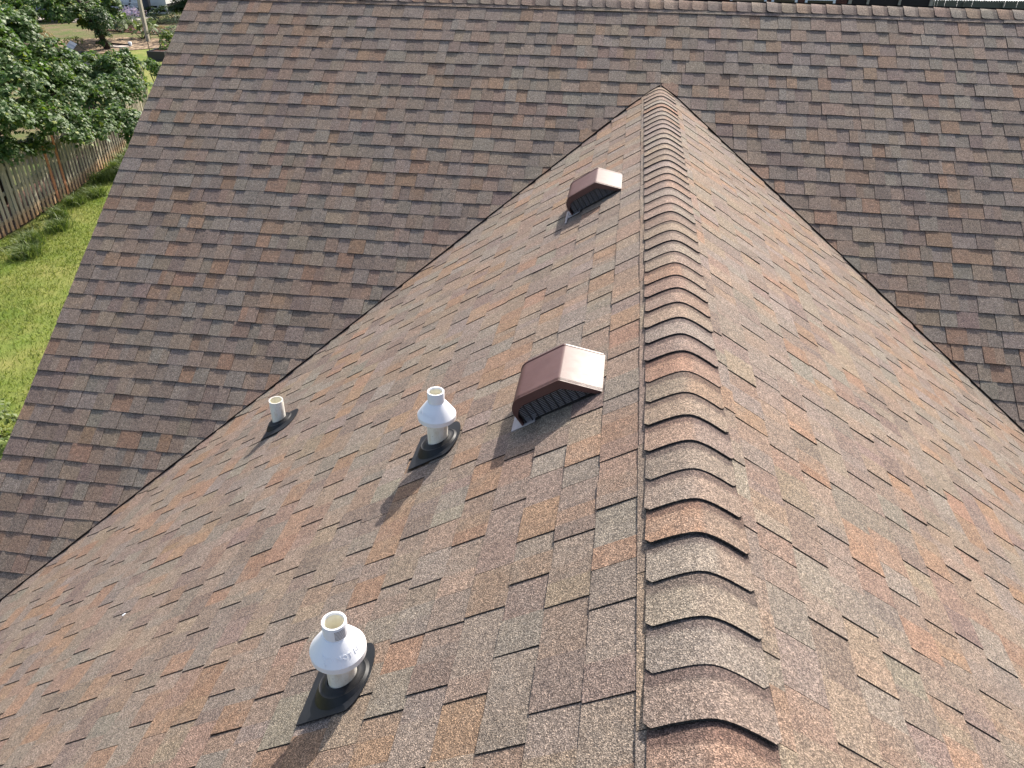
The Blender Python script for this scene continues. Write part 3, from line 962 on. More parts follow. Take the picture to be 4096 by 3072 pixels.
# ---- leaf masses
LEAF = [(0, 0), (.40, .08), (.30, .32), (.56, .55), (.22, .60), (0, 1.0), (-.22, .60), (-.56, .55), (-.30, .32), (-.40, .08)]
OVAL = [(0, 0), (.22, .22), (.26, .5), (.14, .82), (0, 1.0), (-.14, .82), (-.26, .5), (-.22, .22)]
def leaf_mesh(name, P, D, size, shape, droop, mat, parent, spread=0.35):
    """P leaf bases (n,3); D preferred normals (n,3)"""
    n = len(P)
    sh = np.array(shape, dtype=np.float32)
    nv = len(sh); half = [i for i in range(nv) if sh[i, 0] >= 0]; tip = nv // 2
    nor = D + nrng.normal(0, spread, (n, 3)); nor /= np.linalg.norm(nor, axis=1)[:, None]
    rnd = nrng.normal(0, 1, (n, 3)); rnd[:, 2] -= droop
    ydir = rnd - nor * np.sum(rnd * nor, 1)[:, None]
    ydir /= np.linalg.norm(ydir, axis=1)[:, None] + 1e-9
    xdir = np.cross(ydir, nor)
    s = size * nrng.uniform(0.65, 1.2, n)
    V = np.zeros((n, nv, 3), dtype=np.float32)
    for i in range(nv):
        V[:, i] = P + (xdir * sh[i, 0] + ydir * sh[i, 1]) * s[:, None] - nor * (abs(sh[i, 0]) * 0.35 + 0.25 * sh[i, 1] ** 2)[..., None] * s[:, None] * 0.8
    a = list(range(0, tip + 1)); bb = [0] + list(range(tip, nv))
    me = bpy.data.meshes.new(name)
    me.vertices.add(n * nv); me.vertices.foreach_set('co', V.ravel())
    base = np.arange(n)[:, None] * nv
    loops = np.concatenate([base + np.array(a), base + np.array(bb)], axis=1).ravel().astype(np.int32)
    me.loops.add(len(loops)); me.loops.foreach_set('vertex_index', loops)
    me.polygons.add(2 * n)
    L = len(a) + len(bb)
    me.polygons.foreach_set('loop_start', (np.arange(n)[:, None] * L + np.array([0, len(a)])).ravel().astype(np.int32))
    me.update(calc_edges=True); me.validate()
    return link_mesh(name, me, mat, parent)

def crown(name, lumps, per, size, mat, parent, org, shape=LEAF, spray=0.27, nsp=26, flat=0.75):
    P, D = [], []
    for (x, y, z, r) in lumps:
        c = np.array([x, y, z])
        ns = max(6, int(nsp * (r / 0.75) ** 2))
        for _ in range(ns):
            d = nrng.normal(0, 1, 3); d[2] = abs(d[2]) * 0.9 - 0.35 * nrng.uniform(); d /= np.linalg.norm(d)
            rad = r * nrng.uniform(0.55, 1.12)
            sc = c + d * rad * np.array([1, 1, flat])
            sn = d * 0.55 + np.array([0, 0, 0.85]); sn /= np.linalg.norm(sn)
            m = int(per * nrng.uniform(0.6, 1.3))
            q = nrng.normal(0, 1, (m, 3)); q /= np.linalg.norm(q, axis=1)[:, None]
            q *= (spray * nrng.uniform(0.2, 1.0, m) ** 0.6)[:, None]
            q -= np.outer(q @ sn, sn) * 0.72
            rr = np.linalg.norm(q, axis=1)
            q -= np.outer(rr ** 2 / spray * 0.45, np.array([0, 0, 1]))          # the spray droops towards its rim
            P.append(sc + q); D.append(np.repeat(sn[None] * 1.0, m, 0) + q / spray * 0.35)
    P = np.concatenate(P) - np.array(org); D = np.concatenate(D)
    return leaf_mesh(name, P, D, size, shape, 0.8, mat, parent)

M['bark'] = noisy('bark', (0.075, 0.058, 0.045), (0.035, 0.027, 0.022), 12, 0.95, 0.1, 0.8, 4, 20, stretch=(1, 1, 0.25))
M['maple'] = leaf_mat('maple_leaf', (0.040, 0.088, 0.022), (0.095, 0.152, 0.038), 0.38, 0.34, (0.19, 0.23, 0.03))
M['maple2'] = leaf_mat('light_maple_leaf', (0.045, 0.095, 0.020), (0.10, 0.16, 0.035), 0.42, 0.4, (0.21, 0.24, 0.03))

def tree(label, base, lumps, trunk_top, r0, mat, per, size, nsp, group):
    t = empty('maple_tree', base)
    tag(t, label, 'tree', group)
    b = Vector(base)
    m = MB()
    tt = Vector(trunk_top) - b
    m.tube([(0, 0, -0.1), tt * 0.35 + Vector((0.08, 0, 0)), tt * 0.7, tt], [r0 * 1.15, r0 * 0.9, r0 * 0.7, r0 * 0.5], 10)
    trunk = m.build('trunk', M['bark'], t)
    for (x, y, z, r) in lumps:
        m = MB()
        e = Vector((x, y, z)) - b
        s = tt * rng.uniform(0.45, 0.95)
        mid = s.lerp(e, 0.5) + Vector((rng.uniform(-.15, .15), rng.uniform(-.15, .15), 0.18))
        m.tube([s, mid, e], [r0 * 0.34, r0 * 0.2, r0 * 0.08], 6)
        for q in range(4):
            dd = Vector((rng.uniform(-1, 1), rng.uniform(-1, 1), rng.uniform(-.2, .6))).normalized() * r * 0.8
            m.tube([mid.lerp(e, rng.uniform(0.3, 1)), e + dd * 0.5 + Vector((0, 0, .05)), e + dd], [r0 * 0.1, r0 * 0.06, r0 * 0.03], 5)
        m.build('branch', M['bark'], trunk)
    crown('crown', lumps, per, size, mat, t, base, nsp=nsp)
    return t

LA = [(-13.78, 8.73, -2.13, 0.82), (-13.98, 9.33, -3.02, 0.76), (-14.06, 10.26, -3.41, 0.61), (-13.39, 7.39, -2.45, 0.78), (-14.72, 11.62, -3.01, 0.71), (-15.3, 11.98, -2.3, 0.78), (-15.46, 11.24, -1.55, 0.8), (-14.44, 8.89, -3.61, 0.41), (-14.62, 9.92, -3.83, 0.37), (-14.43, 9.02, -1.53, 0.82),
      (-16.4, 10.6, -2.3, 0.9), (-16.6, 9.0, -2.2, 0.9), (-15.6, 7.6, -2.4, 0.9), (-15.4, 9.6, -0.9, 0.9)]
LB = [(-14.3, 11.05, -3.99, 0.39), (-14.5, 12.27, -3.91, 0.61), (-14.42, 13.43, -3.97, 0.53), (-15.78, 14.59, -3.72, 0.82), (-15.55, 15.81, -3.73, 0.58), (-16.64, 17.06, -3.4, 0.73), (-17.59, 16.88, -3.48, 0.81), (-14.11, 13.29, -4.27, 0.28), (-17.66, 15.75, -3.36, 0.7), (-17.3, 14.3, -3.0, 0.8)]
LC0 = [(-25.48, 25.86, -2.63, 0.96), (-24.4, 25.84, -2.89, 0.96), (-24.25, 26.92, -3.1, 0.88), (-24.15, 27.86, -3.51, 0.68), (-24.4, 29.12, -3.35, 0.58), (-25.61, 24.5, -2.87, 0.93), (-24.68, 29.39, -2.86, 0.7), (-24.74, 27.2, -2.55, 0.88), (-27.2, 30.0, -2.4, 0.9), (-27.3, 27.6, -2.2, 1.0)]
LC = [tuple(CAM[i] + (l_[i] - CAM[i]) * 1.18 for i in range(3)) + (l_[3] * 1.18,) for l_ in LC0]
tree('large dark green maple overhanging the picket fence at the left edge', (-16.0, 9.8, GROUND), LA, (-15.6, 9.9, -2.4), 0.16, M['maple'], 64, 0.10, 36, 'maple trees by the fence')
tree('smaller maple beside the roof edge with a branch reaching over the fence', (-16.9, 15.2, GROUND), LB, (-16.3, 15.0, -3.6), 0.10, M['maple'], 64, 0.10, 36, 'maple trees by the fence')
ivy_tree = tree('pale green tree with an ivy clad trunk in the garden at the top left corner', (-27.2, 32.5, GROUND), LC, (-27.9, 32.0, -2.9), 0.14, M['maple2'], 46, 0.15, 26, None)

# vine-covered trunk in the garden bed
def shrub(name, label, cat, base, lumps, per, size, mat, nsp, shape=OVAL, spray=0.2, group=None):
    t = empty(name, base)
    tag(t, label, cat, group)
    m = MB()
    for (x, y, z, r) in lumps:
        for _ in range(3):
            m.tube([(rng.uniform(-.05, .05), rng.uniform(-.05, .05), -0.05), (x * 0.6, y * 0.6, z * 0.5), (x + rng.uniform(-r, r) * .5, y + rng.uniform(-r, r) * .5, z + r * 0.4)], [0.018, 0.012, 0.006], 5)
    m.build('stems', M['bark'], t)
    lw = [(base[0] + x, base[1] + y, base[2] + z, r) for x, y, z, r in lumps]
    crown('foliage', lw, per, size, mat, t, base, shape=shape, spray=spray, nsp=nsp, flat=0.9)
    return t
M['ivy'] = leaf_mat('ivy_leaf', (0.018, 0.045, 0.012), (0.05, 0.09, 0.022), 0.4, 0.25)
M['leafy'] = leaf_mat('bright_shrub_leaf', (0.07, 0.11, 0.022), (0.18, 0.22, 0.06), 0.42, 0.32)
M['sage'] = leaf_mat('grey_green_leaf', (0.07, 0.10, 0.055), (0.14, 0.17, 0.10), 0.6, 0.3)
M['darkleaf'] = leaf_mat('dark_evergreen_leaf', (0.016, 0.038, 0.012), (0.045, 0.075, 0.02), 0.45, 0.25)
M['flower'] = leaf_mat('lilac_flower', (0.30, 0.22, 0.46), (0.48, 0.40, 0.62), 0.7, 0.3)
M['biglf'] = leaf_mat('broad_pale_leaf', (0.08, 0.115, 0.04), (0.22, 0.26, 0.10), 0.5, 0.25)
crown('ivy', [(-27.2, 32.3, GROUND + .3, .26), (-27.15, 32.3, GROUND + .7, .36), (-27.2, 32.3, GROUND + 1.15, .5), (-27.1, 32.2, GROUND + 1.6, .55)], 30, 0.11, M['ivy'], ivy_tree, (-27.2, 32.5, GROUND), OVAL, 0.2, 70)
shrub('leafy_shrub', 'bright yellow green shrub at the bottom left corner of the lawn', 'shrub', (-8.75, 0.35, GROUND), [(0, 0, .25, .38), (-.35, .45, .2, .32), (.4, -.4, .3, .4), (-.5, -.1, .2, .3), (.5, .3, .15, .35), (0.1, .75, .1, .25)], 30, 0.075, M['leafy'], 60)
shrub('lavender_bush', 'bushy lavender with lilac flower spikes below the white house', 'shrub', (-31.0, 40.6, GROUND), [(0, 0, .3, .5), (-.7, -.1, .3, .5), (.6, -.3, .25, .45), (-.2, -.7, .25, .5)], 26, 0.11, M['sage'], 30)
fl = empty('lavender_spikes', (-31.2, 41.5, GROUND))
bpy.data.objects.remove(fl)
P, D = [], []
for _ in range(46):
    x, y = -31.2 + rng.gauss(0, .6), 41.1 + rng.gauss(0, .3)
    h0 = rng.uniform(0.42, 0.70)
    for j in range(14):
        P.append((x + rng.gauss(0, .03) + .31, y + rng.gauss(0, .03) + .0 - 41.2 + 41.2, GROUND + h0 + j * 0.022)); D.append((rng.gauss(0, 1), rng.gauss(0, 1), 0.4))
lav = [o for o in bpy.data.objects if o.name == 'lavender_bush'][0]
leaf_mesh('flower_spikes', np.array(P) - np.array((-31.0, 40.6, GROUND)), np.array(D), 0.075, OVAL, 0, M['flower'], lav)['kind'] = 'stuff'
shrub('perennial_plant', 'low bushy green plant left of the lilac flowers and the pole', 'plant', (-30.0, 38.2, GROUND), [(0, 0, .3, .5), (-.8, .3, .35, .55), (.5, .4, .3, .5)], 24, 0.13, M['sage'], 26)
shrub('broad_leaf_plant', 'plant with big pale upright leaves beside the grey pole', 'plant', (-27.3, 36.0, GROUND), [(0, 0, .5, .5), (-.7, .2, .45, .45), (.6, .1, .45, .5), (.2, .6, .6, .45)], 6, 0.34, M['biglf'], 14, OVAL, 0.3)
shrub('grey_leaf_plant', 'airy grey green plant right of the pole', 'plant', (-25.6, 35.0, GROUND), [(0, 0, .35, .6), (.7, .3, .35, .6), (.3, .8, .4, .6)], 26, 0.09, M['sage'], 30)
shrub('leafy_shrub', 'sunlit shrub with glossy leaves growing against the roof edge', 'shrub', (-23.0, 31.2, GROUND), [(0, 0, .6, .45), (.3, .5, .7, .5), (-.2, .4, .8, .4), (.5, .1, .4, .4)], 20, 0.17, M['leafy'], 26)
shrub('rusty_plant', 'reddish brown seed heads beside the garden path', 'plant', (-28.0, 38.3, GROUND), [(0, 0, .35, .35), (.5, -.3, .3, .35)], 22, 0.09, leaf_mat('rusty_leaf', (0.16, 0.09, 0.04), (0.24, 0.17, 0.07), 0.7, 0.3), 20)
shrub('grey_shrub', 'low grey shrub in the shade in front of the white house', 'shrub', (-29.6, 42.0, GROUND), [(0, 0, .25, .5), (.9, .2, .25, .5), (-.6, .2, .2, .4)], 22, 0.11, M['sage'], 24)
shrub('dark_shrub', 'dark shrub hiding the base of the white house', 'shrub', (-31.9, 44.9, GROUND), [(0, 0, .25, .5), (.9, .1, .3, .5), (1.7, .1, .3, .5), (-.4, 0, .3, .3)], 24, 0.14, M['ivy'], 24)
shrub('dark_evergreen', 'tall dark evergreen at the right corner of the white house', 'tree', (-29.4, 44.6, GROUND), [(0, 0, .6, .8), (.2, 0, 1.6, .9), (.8, .1, 1.0, .8), (0.3, 0, 2.6, .8), (-0.5, 0.3, 1.9, .5), (1.1, .5, 2.2, .8)], 30, 0.17, M['darkleaf'], 32, spray=0.35)
shrub('dark_hedge', 'dark clipped hedge behind the round patio table', 'hedge', (-36.4, 49.2, GROUND), [(-1.8, 0, .5, .8), (-.6, 0, .6, .8), (.6, 0, .5, .8), (1.4, 0, .6, .6), (-3, 0, .6, .9), (-2.2, 0, 1.4, .8), (-.8, 0, 1.3, .7)], 26, 0.2, M['darkleaf'], 24, spray=0.35)
shrub('ivy_clump', 'green vine tumbling over the far end of the picket fence', 'vine', (-17.0, 19.75, GROUND), [(0, 0, 1.62, .22), (-.25, .2, 1.68, .24), (.22, -.1, 1.55, .25), (.4, .0, 1.35, .25), (.5, -.1, 1.05, .22)], 30, 0.10, M['maple2'], 110)
shrub('young_maple', 'single upright maple shoot rising in front of the grass patch', 'sapling', (-17.1, 18.4, GROUND), [(0, 0, 1.7, .16), (0, 0, 2.05, .15), (-.03, 0, 2.35, .12)], 16, 0.16, M['maple'], 130, LEAF, 0.16)
shrub('ground_cover_plant', 'small yellow green clump by the grey shed roof', 'plant', (-29.6, 33.6, GROUND), [(0, 0, .15, .3), (-.5, .1, .15, .25)], 20, 0.1, M['leafy'], 20)
shrub('tan_bush', 'dry straw coloured bush left of the mulch garden', 'shrub', (-31.6, 33.6, GROUND), [(0, 0, .4, .5), (-.5, .5, .5, .5), (.2, -.5, .3, .4)], 20, 0.12, leaf_mat('straw_leaf', (0.20, 0.15, 0.07), (0.30, 0.24, 0.12), 0.7, 0.3), 24)

# ---- picket fence
def wood(name, a, b, c):
    m, n, l, bs = newmat(name, 0.85, a, 0.2)
    tc = n.new('ShaderNodeTexCoord').outputs['Object']
    mp = n.new('ShaderNodeMapping'); mp.inputs['Scale'].default_value = (30, 30, 2.2); l.new(tc, mp.inputs[0])
    col = mix_rgb(n, l, 'MIX', mapr(n, l, noise(n, l, 1.5, 5, 0.7, mp.outputs[0]), 0.3, 0.7, 0, 1), a, b)
    sx = n.new('ShaderNodeSeparateXYZ'); l.new(tc, sx.inputs[0])
    # red clay splashed on the foot of each board
    mud = n.new('ShaderNodeMath'); mud.operation = 'ADD'; l.new(sx.outputs[2], mud.inputs[0])
    l.new(mapr(n, l, noise(n, l, 6, 3, 0.6, tc), 0, 1, -0.16, 0.16), mud.inputs[1])
    col = mix_rgb(n, l, 'MIX', mapr(n, l, mud.outputs[0], 0.06, 0.42, 0.85, 0), col, c)
    l.new(col, bs.inputs['Base Color'])
    return m
M['picket'] = wood('weathered_grey_wood', (0.36, 0.32, 0.24), (0.22, 0.20, 0.15), (0.40, 0.23, 0.11))
M['picket_new'] = wood('reddish_new_wood', (0.40, 0.185, 0.095), (0.32, 0.14, 0.07), (0.42, 0.20, 0.10))
M['picket_old'] = wood('dark_weathered_wood', (0.26, 0.235, 0.175), (0.15, 0.14, 0.105), (0.35, 0.20, 0.10))
fence = empty('picket_fence', (FENCE[2][0], FENCE[2][1], GROUND))
tag(fence, 'weathered grey wooden picket fence with two reddish boards, along the lawn', 'fence')
FO = Vector(fence.location)
def picket_mesh(w, h, th=0.018):
    m = MB()
    pr = [(-w / 2, 0.02), (w / 2, 0.02), (w / 2, h - 0.05), (w * 0.30, h - 0.012), (0.0, h), (-w * 0.30, h - 0.012), (-w / 2, h - 0.05)]
    n = len(pr)
    m.add([(x, 0, z) for x, z in pr] + [(x, th, z) for x, z in pr], [tuple(range(n))[::-1], tuple(range(n, 2 * n))] + [(i, (i + 1) % n, n + (i + 1) % n, n + i) for i in range(n)][:])
    me = bpy.data.meshes.new('picket'); me.from_pydata(m.v, [], m.f); me.update()
    return me
variants = []
for key in ('picket', 'picket_old', 'picket_new'):
    for w, h in ((0.095, 1.62), (0.088, 1.59), (0.10, 1.65)):
        me = picket_mesh(w, h); me.materials.append(M[key]); variants.append((key, me))
by = {k: [m for kk, m in variants if kk == k] for k in ('picket', 'picket_old', 'picket_new')}
pts = [Vector((x, y, GROUND)) for x, y in FENCE]
seg = 0; pos = 0.0; i = 0
lengths = [(b - a).length for a, b in zip(pts, pts[1:])]
total = sum(lengths)
s = 2.4
def along(s):
    for a, b, L in zip(pts, pts[1:], lengths):
        if s <= L: return a.lerp(b, s / L), (b - a).normalized()
        s -= L
    return pts[-1], (pts[-1] - pts[-2]).normalized()
post_next = 2.8
while s < total:
    p, t = along(s)
    key = 'picket_old' if rng.random() < 0.3 else 'picket'
    if 10.30 < p.y < 10.45 or 10.68 < p.y < 10.86: key = 'picket_new'
    me = rng.choice(by[key])
    o = link_mesh('picket', me, None, fence, Vector((p.x, p.y, GROUND + rng.uniform(-0.03, 0.02))) - FO)
    if key == 'picket_new': o['label'] = 'reddish newer picket'
    o.rotation_euler = (rng.uniform(-.015, .015), rng.uniform(-.02, .02), math.atan2(t.y, t.x) + rng.uniform(-.05, .05))
    s += 0.178 + rng.uniform(-0.015, 0.015)
    if s > post_next:
        p, t = along(s - 0.06)
        nrm = Vector((-t.y, t.x, 0))
        m = MB(); m.box(-0.045, 0.045, 0.0, 0.09, 0, 1.6)
        q = m.build('post', M['picket_old'], fence, Vector((p.x, p.y, GROUND)) + nrm * 0.055 - FO)
        q.rotation_euler = (0, 0, math.atan2(t.y, t.x))
        post_next += 2.42
for zr in (0.28, 0.86, 1.38):
    for a, b in zip(pts[1:], pts[2:]):
        t = (b - a).normalized(); nrm = Vector((-t.y, t.x, 0))
        m = MB(); m.bar(a + nrm * 0.036 + Vector((0, 0, zr)) - FO, b + nrm * 0.036 + Vector((0, 0, zr)) - FO, 0.036, 0.085)
        m.build('rail', M['picket_old'], fence)

# ---- neighbour's white house, pole, garden things
M['whitewood'] = noisy('white_painted_boards', (0.72, 0.72, 0.70), (0.64, 0.64, 0.62), 5, 0.6)
M['glass'] = newmat('dark_window_glass', 0.08, (0.02, 0.022, 0.025), 0.6)[0]
M['void'] = newmat('dark_crawlspace', 0.9, (0.015, 0.015, 0.015))[0]
hx0, hx1, hy = -36.2, -31.35, 46.1
wh = empty('white_house', ((hx0 + hx1) / 2, hy, GROUND))
tag(wh, 'white clapboard house with barred windows and lattice skirting at the top left', 'house')
def W(name, mat, f, parent=wh):
    m = MB(); f(m); return m.build(name, mat, parent)
hw = (hx1 - hx0) / 2
W('wall', M['whitewood'], lambda m: (m.box(-hw, hw, 0.06, 4.0, 0.62, 3.3),))
W('crawlspace', M['void'], lambda m: m.box(-hw + .02, hw - .02, 0.10, 3.9, 0.0, 0.62))
for i in range(3):
    z0 = 0.62 + i * 0.17
    W('siding_board', M['whitewood'], lambda m: m.box(-hw - .01, hw + .01, 0.0, 0.055, z0, z0 + 0.163))
for z0, z1 in ((0.50, 0.615), (0.27, 0.38), (0.02, 0.13)):
    W('skirting_rail', M['whitewood'], lambda m: m.box(-hw, hw, 0.02, 0.05, z0, z1))
for i in range(9):
    x = -hw + 2 * hw * i / 8
    W('skirting_post', M['whitewood'], lambda m: m.box(x - .05, x + .05, 0.0, 0.019, 0.0, 0.615))
W('sill', M['whitewood'], lambda m: m.box(-hw - .03, hw + .03, -0.06, 0.055, 1.14, 1.24))
for i in range(5):
    x0 = -hw + 0.12 + i * 0.94
    wnd = W('window', M['void'], lambda m: m.box(x0, x0 + 0.82, 0.02, 0.055, 1.26, 2.5))
    W('pane', M['glass'], lambda m: m.box(x0 + .02, x0 + .80, 0.008, 0.018, 1.28, 2.48), wnd)
    for j in range(4):
        xb = x0 + 0.82 * (j + 0.5) / 4
        W('window_bar', M['whitewood'], lambda m: m.box(xb - .012, xb + .012, -0.01, 0.006, 1.26, 2.5), wnd)
for i in range(6):
    x0 = -hw + 0.03 + i * 0.94
    W('window_post', M['whitewood'], lambda m: m.box(x0 - .05, x0 + .08, -0.03, 0.056, 1.245, 2.6))
M['shed'] = noisy('grey_shed_shingles', (0.33, 0.34, 0.36), (0.24, 0.25, 0.27), 14, 0.85, stretch=(1, 5, 1))
m = MB(); m.add([(-hw - .4, -0.6, 3.1), (hw + .4, -0.6, 3.1), (hw + .4, 2.0, 4.4), (-hw - .4, 2.0, 4.4), (hw + .4, 4.6, 3.1), (-hw - .4, 4.6, 3.1)], [(0, 1, 2, 3), (3, 2, 4, 5)])
m.build('roof', M['shed'], wh)
st = empty('porch_steps', (-33.2, 45.3, GROUND)); tag(st, 'small open wooden steps at the corner of the white house', 'steps')
M['greywood'] = noisy('grey_painted_wood', (0.30, 0.29, 0.27), (0.22, 0.21, 0.2), 6, 0.8)
for i in range(4):
    m = MB(); m.box(-.36, .36, -0.5 + i * .2, -0.24 + i * .2, 0.14 + i * .19, 0.18 + i * .19); m.build('tread', M['whitewood'], st)
for sx_ in (-.39, .36):
    m = MB(); m.bar((sx_ + .015, -.5, .05), (sx_ + .015, .35, .85), .04, .16); m.build('stringer', M['greywood'], st)
tb = empty('patio_table', (-34.6, 45.1, GROUND)); tag(tb, 'round dark metal patio table on the pale patio', 'table')
M['iron'] = newmat('black_iron', 0.5, (0.02, 0.02, 0.022), 0.5)[0]
m = MB(); m.lathe([(0, .735), (.62, .735), (.63, .725), (.62, .70), (0, .70)], 28); m.build('tabletop', M['greywood'], tb)
for i in range(4):
    a = math.radians(45 + 90 * i)
    m = MB(); m.tube([(.55 * math.cos(a), .55 * math.sin(a), .7), (.35 * math.cos(a), .35 * math.sin(a), .35), (.48 * math.cos(a), .48 * math.sin(a), 0)], [.016] * 3, 6); m.build('leg', M['iron'], tb)
def chair(x, y, rz, label):
    c = empty('patio_chair', (x, y, GROUND), rz); tag(c, label, 'chair', 'iron chairs by the patio table')
    m = MB(); m.box(-.22, .22, -.22, .22, .43, .45); m.build('seat', M['iron'], c)
    m = MB(); m.tube([(-.2, .21, .45), (-.2, .27, .9), (.2, .27, .9), (.2, .21, .45)], [.013] * 4, 6)
    for k in (-.1, 0, .1): m.tube([(k, .21, .45), (k, .27, .9)], [.009] * 2, 5)
    m.build('backrest', M['iron'], c)
    for a, b in ((-.2, -.2), (.2, -.2), (-.2, .2), (.2, .2)):
        m = MB(); m.tube([(a, b, .43), (a * 1.1, b * 1.1, 0)], [.013] * 2, 6); m.build('leg', M['iron'], c)
chair(-35.6, 44.2, 2.3, 'dark iron chair on the left of the patio table')
chair(-33.7, 44.4, -2.2, 'dark iron chair between the patio table and the steps')
um = empty('patio_umbrella', (-34.9, 46.6, GROUND)); tag(um, 'teal patio umbrella behind the round table', 'umbrella')
M['teal'] = newmat('teal_canvas', 0.8, (0.01, 0.12, 0.13))[0]
m = MB(); m.tube([(0, 0, 0), (0, 0, 2.4)], [.025, .025], 8); m.build('pole', M['iron'], um)
m = MB(); m.lathe([(0.55, 1.42), (0.45, 1.6), (0.02, 2.4)], 8, False); m.build('canopy', M['teal'], um)
bn = empty('wire_basket', (-32.25, 45.3, GROUND)); tag(bn, 'tall dark wire basket against the white house wall', 'basket')
m = MB(); m.lathe([(.24, 0.35), (.26, 1.05), (.24, 1.05), (.22, .36), (0, .36)], 16); m.build('body', M['iron'], bn)
m = MB(); m.tube([(-.24, 0, 1.05), (-.15, 0, 1.25), (.15, 0, 1.25), (.24, 0, 1.05)], [.012] * 4, 6); m.build('handle', M['iron'], bn)
for i in range(3):
    a = 2 * math.pi * i / 3
    m = MB(); m.tube([(.2 * math.cos(a), .2 * math.sin(a), 0), (.2 * math.cos(a), .2 * math.sin(a), .36)], [.014] * 2, 6); m.build('leg', M['iron'], bn)

po = empty('wooden_pole', (-26.5, 35.2, GROUND)); tag(po, 'tall pale weathered wooden pole with a bracket, in the garden', 'pole')
M['polewood'] = noisy('pale_weathered_pole', (0.46, 0.42, 0.33), (0.32, 0.28, 0.22), 5, 0.85, stretch=(6, 6, 0.8))
m = MB(); m.box(-.085, .085, -.085, .085, -.2, 6.0); m.build('post', M['polewood'], po)
m = MB(); m.tube([(-.05, 0, 2.05), (-.55, -.1, 2.35)], [.03, .025], 6); m.build('bracket', M['whitewood'], po)
def stake(x, y, h, mat, label, r=0.03):
    m = MB(); m.tube([(0, 0, -.1), (0, 0, h)], [r, r * 0.85], 6)
    o = m.build('garden_stake', mat, None, Vector((x, y, GROUND))); tag(o, label, 'stake', 'stakes in the garden bed')
stake(-29.2, 35.2, 0.75, M['polewood'], 'pale wooden stake in the mulch bed')
stake(-29.7, 35.4, 0.6, M['bark'], 'short dark stake left of the pale one')
stake(-23.35, 30.0, 1.45, M['iron'], 'thin black rod rising from the dark planter box', 0.018)
stake(-24.3, 34.6, 1.0, M['iron'], 'black rod among the grey leaves near the roof edge', 0.018)
pl = empty('planter_box', (-22.95, 30.3, GROUND)); tag(pl, 'dark planter box under the glossy shrub', 'planter')
for (x0, x1, y0, y1) in ((-.45, .45, -.5, -.44), (-.45, .45, .44, .5), (-.45, -.39, -.439, .439), (.39, .45, -.439, .439)):
    m = MB(); m.box(x0, x1, y0, y1, 0, .42); m.build('side_board', M['iron'], pl)
m = MB(); m.box(-.388, .388, -.438, .438, 0, .36); m.build('soil', M['soil'], pl)
lg = MB(); lg.tube([(-28.8, 34.0, GROUND + .05), (-26.6, 33.5, GROUND + .05)], [.06, .05], 7)
lg.v = [(x + 27.7, y - 33.7, z - GROUND) for x, y, z in lg.v]
tag(lg.build('edging_log', M['bark'], None, Vector((-27.7, 33.7, GROUND))), 'dark edging log lying on the mulch', 'log')
lg = MB(); lg.box(-.45, .45, -.28, .28, 0, .05)
tag(lg.build('stepping_stone', M['patio'], None, Vector((-27.0, 33.1, GROUND))), 'pale stepping stone in the mulch beside the ivy trunk', 'stone')
lg = MB(); lg.lathe([(0, .2), (.07, .2), (.1, .19), (.085, 0)], 10)
tag(lg.build('garden_pot', M['whitewood'], None, Vector((-26.6, 33.6, GROUND))), 'small white pot right of the ivy trunk', 'pot')

sh = empty('garden_shed', (-25.0, 26.9, GROUND), -0.75)
sh.scale = (0.62, 0.62, 0.72); tag(sh, 'little shed with a pale grey roof half hidden by the maples', 'shed')
m = MB(); m.box(-.85, .85, -.7, .7, 0, 1.0); m.build('wall', M['greywood'], sh)
m = MB(); m.add([(-1.0, -.85, .95), (1.0, -.85, .95), (.95, 0.0, 1.62), (-1.0, 0.0, 1.62), (.95, .85, .95), (-1.0, .85, .95)], [(0, 1, 2, 3), (3, 2, 4, 5)])
m.build('roof', M['shed'], sh)
for j in range(5):
    k0, k1 = j / 5, (j + 1) / 5
    m = MB()
    y0, y1 = -.87 + .86 * k0, -.87 + .86 * k1
    z0, z1 = .955 + .67 * k0, .955 + .67 * k1
    m.add([(-1.01, y0, z0 + .018), (1.01, y0, z0 + .018), (1.0, y1, z1 + .004), (-1.01, y1, z1 + .004), (-1.01, y0, z0), (1.01, y0, z0)], [(0, 1, 2, 3), (0, 4, 5, 1)])
    m.build('shingle_course', M['shed'], sh)

car = empty('parked_car', (-37.2, 41.3, GROUND), 0.5); tag(car, 'blue grey car glimpsed through the tree leaves', 'car')
M['carpaint'] = newmat('blue_grey_car_paint', 0.25, (0.12, 0.17, 0.26), 0.6)[0]
m = MB()
prof = [(-2.1, .35), (-2.15, .7), (-1.9, .92), (-1.3, .98), (-.75, 1.38), (.55, 1.42), (1.35, 1.0), (2.0, .85), (2.15, .6), (2.1, .35)]
n = len(prof)
wv = []
for yy, kk in ((-.82, 0), (-.70, 1), (.70, 1), (.82, 0)):
    for (x, z) in prof:
        inset = 0.0 if z < 1.0 else 0.0
        wv.append((x, yy if z < 1.0 or kk == 0 else yy * 0.9, z if kk or z < 1.0 else 0.98))
m.add(wv, [(r * n + i, r * n + i + 1, (r + 1) * n + i + 1, (r + 1) * n + i) for r in range(3) for i in range(n - 1)] + [tuple(range(n))[::-1], tuple(range(3 * n, 4 * n))])
m.build('body', M['carpaint'], car)
for x in (-1.35, 1.35):
    for y in (-.83, .83):
        m = MB(); m.tube([(x, y - .1, .32), (x, y + .1, .32)], [.32, .32], 16); m.build('wheel', M['iron'], car)
m = MB(); m.add([(-1.22, -.72, 1.03), (-.80, -.64, 1.36), (.0, -.64, 1.39), (.0, -.74, 1.03)], [(0, 1, 2, 3)]); m.build('window', M['glass'], car)

